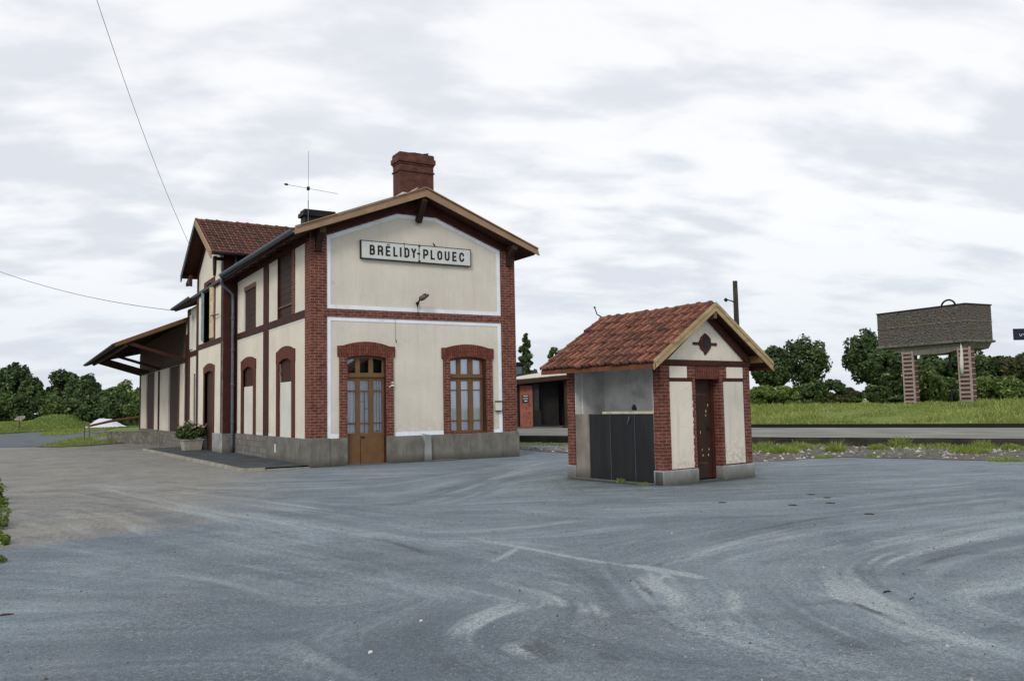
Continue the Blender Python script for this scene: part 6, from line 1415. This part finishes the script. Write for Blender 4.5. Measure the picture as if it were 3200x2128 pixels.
# weed clumps
def weed(x, y, z, r, h, n, label, group, seed, m='weed'):
    rng = np.random.default_rng(seed); a = rng.uniform(0, 2 * PI, n); q = r * np.sqrt(rng.random(n)); xy = np.column_stack([np.cos(a) * q, np.sin(a) * q])
    o = quads_obj('weed_clump', blades(xy, np.zeros(n), h * (1.1 - .7 * q / r), .012, seed + 1, .5), MT[m]); o.location = (x, y, z); tag(o, label, 'weed', group)
W_ = [(2395, 1408, .75, .30, 'yellowing weed clump beside the toilet block corner, against the platform'), (2440, 1415, .6, .25, 'wide weed clump, second from the toilet block, on the gravel'), (2490, 1404, .55, .28, 'weed clump against the dark platform edge, third from the toilet block'), (2612, 1412, .28, .34, 'upright bright green weed tuft in the middle of the gravel'),
      (2745, 1405, .35, .2, 'low green weeds on the gravel left of the water tower line'), (2812, 1398, .3, .38, 'bushy green weed against the platform edge below the tower left leg'), (2730, 1427, .22, .08, 'flat green weed at the asphalt edge'), (2945, 1400, .4, .18, 'small weeds by the platform between the tower legs'), (3035, 1415, .55, .22, 'bright green spreading weed on the gravel below the tower right leg'), (3070, 1404, .35, .3, 'green weed against the platform right of the tower'), (3160, 1405, .3, .2, 'small weed on the gravel near the right edge'), (3140, 1440, .45, .1, 'flat weeds at the asphalt edge near the right edge'), (2570, 1430, .3, .08, 'flat sparse weeds where the gravel meets the yard')]
for i, (u, v, r, h, lab) in enumerate(W_):
    p = P(u, v, 0); weed(p.x, p.y, .01, r, h, int(360 + 700 * r), lab, 'weeds on the gravel strip', 100 + i)
for i, (u, v, lab) in enumerate(((1650, 1362, 'weeds on the verge left of the shelter step'), (1700, 1362, 'weeds on the verge in front of the shelter'), (1640, 1380, 'low weeds beside the station corner path'))):
    p = P(u, v, .0); weed(p.x, p.y, .02, .9, .22, 500, lab, 'weeds by the shelter', 130 + i)
for i, (x, y, lab) in enumerate(((-.05, 1.15, 'green weed sprouting in the middle of the urinal sill'), (-.08, .45, 'moss and weeds at the foot of the black screens near the brick pier'))):
    c_, s_ = math.cos(.12), math.sin(.12); weed(3.8949 + c_ * x - s_ * y, -10.5264 + s_ * x + c_ * y, .005, .09 if i == 0 else .16, .10 if i == 0 else .05, 160, lab, 'weeds at the toilet block', 140 + i)
# mossy specks in the asphalt
for i, (u, v, lab) in enumerate(((2533, 1546, 'mossy tuft in the asphalt, largest of the row right of the toilet block'), (2585, 1556, 'small dark moss tuft in the yard'), (2477, 1579, 'tiny moss tuft nearest the toilet block door'), (2595, 1573, 'pair of moss specks in the yard'), (2257, 1571, 'dark crack tuft in front of the toilet block'), (2716, 1607, 'moss tuft farthest from the toilet block'))):
    p = P(u, v, 0); weed(p.x, p.y, .004, .07, .015, 90, lab, 'moss tufts in the yard', 150 + i, 'leaf_olive')
# leafy edge at the left border
EW = [(-20, 1560, .5, .34), (0, 1600, .32, .24), (4, 1650, .30, .2), (0, 1700, .24, .16), (10, 1703, .12, .08), (6, 1756, .08, .05), (-25, 1640, .5, .3), (2, 1575, .2, .3)]
vv = []
for i, (u, v, r, h) in enumerate(EW):
    p = P(u, v, 0); vv.append(leaves((p.x - r * .4, p.y, h * .35), (r * .8, r, h), 700, .035, 400 + i, 9, .5, zmin=.0))
tag(quads_obj('hedge_bottom', np.concatenate(vv), MT['leaf_light']), 'leafy green undergrowth spilling onto the yard at the left edge', 'undergrowth', kind='stuff')
# grass on the left verges and bank
def grass_on(poly, n, h, wd_, seed, zf, name, label):
    xs = [p[0] for p in poly]; ys = [p[1] for p in poly]; rg = random.Random(seed); pts = []
    while len(pts) < n:
        x = rg.uniform(min(xs), max(xs)); y = rg.uniform(min(ys), max(ys))
        if in_poly(x, y, poly): pts.append((x, y))
    pts = np.array(pts); z = np.array([zf(x, y) for x, y in pts]); tag(quads_obj(name, blades(pts, z, h, wd_, seed), MT['grass_blade']), label, 'grass', kind='stuff')
grass_on(poly3([(640, 1262), (1000, 1258), (1380, 1215), (1850, 1150), (2400, 1140), (2450, 1085), (1860, 1095), (1300, 1130), (900, 1170), (760, 1205)]), 9000, .16, .03, 6, lambda x, y: zl, 'verge_grass', 'bright grass on the verge beyond the road')
grass_on(poly3([(600, 1450), (850, 1395), (1120, 1325), (1350, 1290), (1500, 1285), (1750, 1200), (2150, 1150), (2350, 1250), (2100, 1380), (1830, 1400), (1400, 1432), (1000, 1450)]), 7000, .12, .02, 7, lambda x, y: zl + .02, 'ramp_grass', 'patchy grass running down beside the stone loading ramp')
mb_ = bpy.data.objects['grass_bank'].data; bv = np.array([v.co[:] for v in mb_.vertices]).reshape(nu + 1, nv + 1, 3)
rng = np.random.default_rng(21); n = 26000; i_ = rng.uniform(4, nu * .75, n); j_ = rng.uniform(0, 1, n) ** 1.5 * nv * .9; i0 = i_.astype(int); j0 = j_.astype(int); fi = (i_ - i0)[:, None]; fj = (j_ - j0)[:, None]
pp = bv[i0, j0] * (1 - fi) * (1 - fj) + bv[i0 + 1, j0] * fi * (1 - fj) + bv[i0, j0 + 1] * (1 - fi) * fj + bv[i0 + 1, j0 + 1] * fi * fj
tag(quads_obj('bank_grass', blades(pp[:, :2], pp[:, 2] - .02, .2, .05, 22), MT['grass_blade']), 'green grass covering the bank and mound before the left wood', 'grass', kind='stuff')
# twig and grit left on the yard
for i, (u, v, L_, mm, lab) in enumerate(((2772, 1852, .09, 'iron', 'small dark twig lying in the pale dust of the yard'), (2850, 1873, .05, 'iron', 'dark scrap right of the twig on the yard'), (15, 1924, .11, 'rust', 'brown dead leaf at the left edge of the yard'), (23, 1636, .05, 'rust', 'curled brown leaf beside the left undergrowth'), (1158, 2042, .025, 'board', 'tiny white pebble in the lower middle of the yard'), (1316, 1943, .02, 'board', 'tiny white pebble, the upper of two in the yard'))):
    p = P(u, v, 0); mb = MB(); rg = random.Random(i); L_ *= .6
    mb.tube([(-L_, 0, .004), (-L_ * .4, 0, .012), (L_ * .4, 0, .012), (L_, 0, .004)], [.004, L_ * .8, L_ * .7, .004], 7) if i > 3 else mb.tube([(-L_, 0, .006), (-L_ * .2, L_ * .2, .012), (L_ * .4, -L_ * .1, .014), (L_, L_ * .1, .006)], [.004, L_ * .14, L_ * .12, .003], 5); o = mb.build(['twig', 'scrap', 'dead_leaf', 'dead_leaf', 'pebble', 'pebble'][i], MT[mm]); o.location = p; tag(o, lab, ['twig', 'scrap', 'leaf', 'leaf', 'pebble', 'pebble'][i])
sc.render.film_transparent = False
try: sc.cycles.use_denoising = True
except Exception: pass
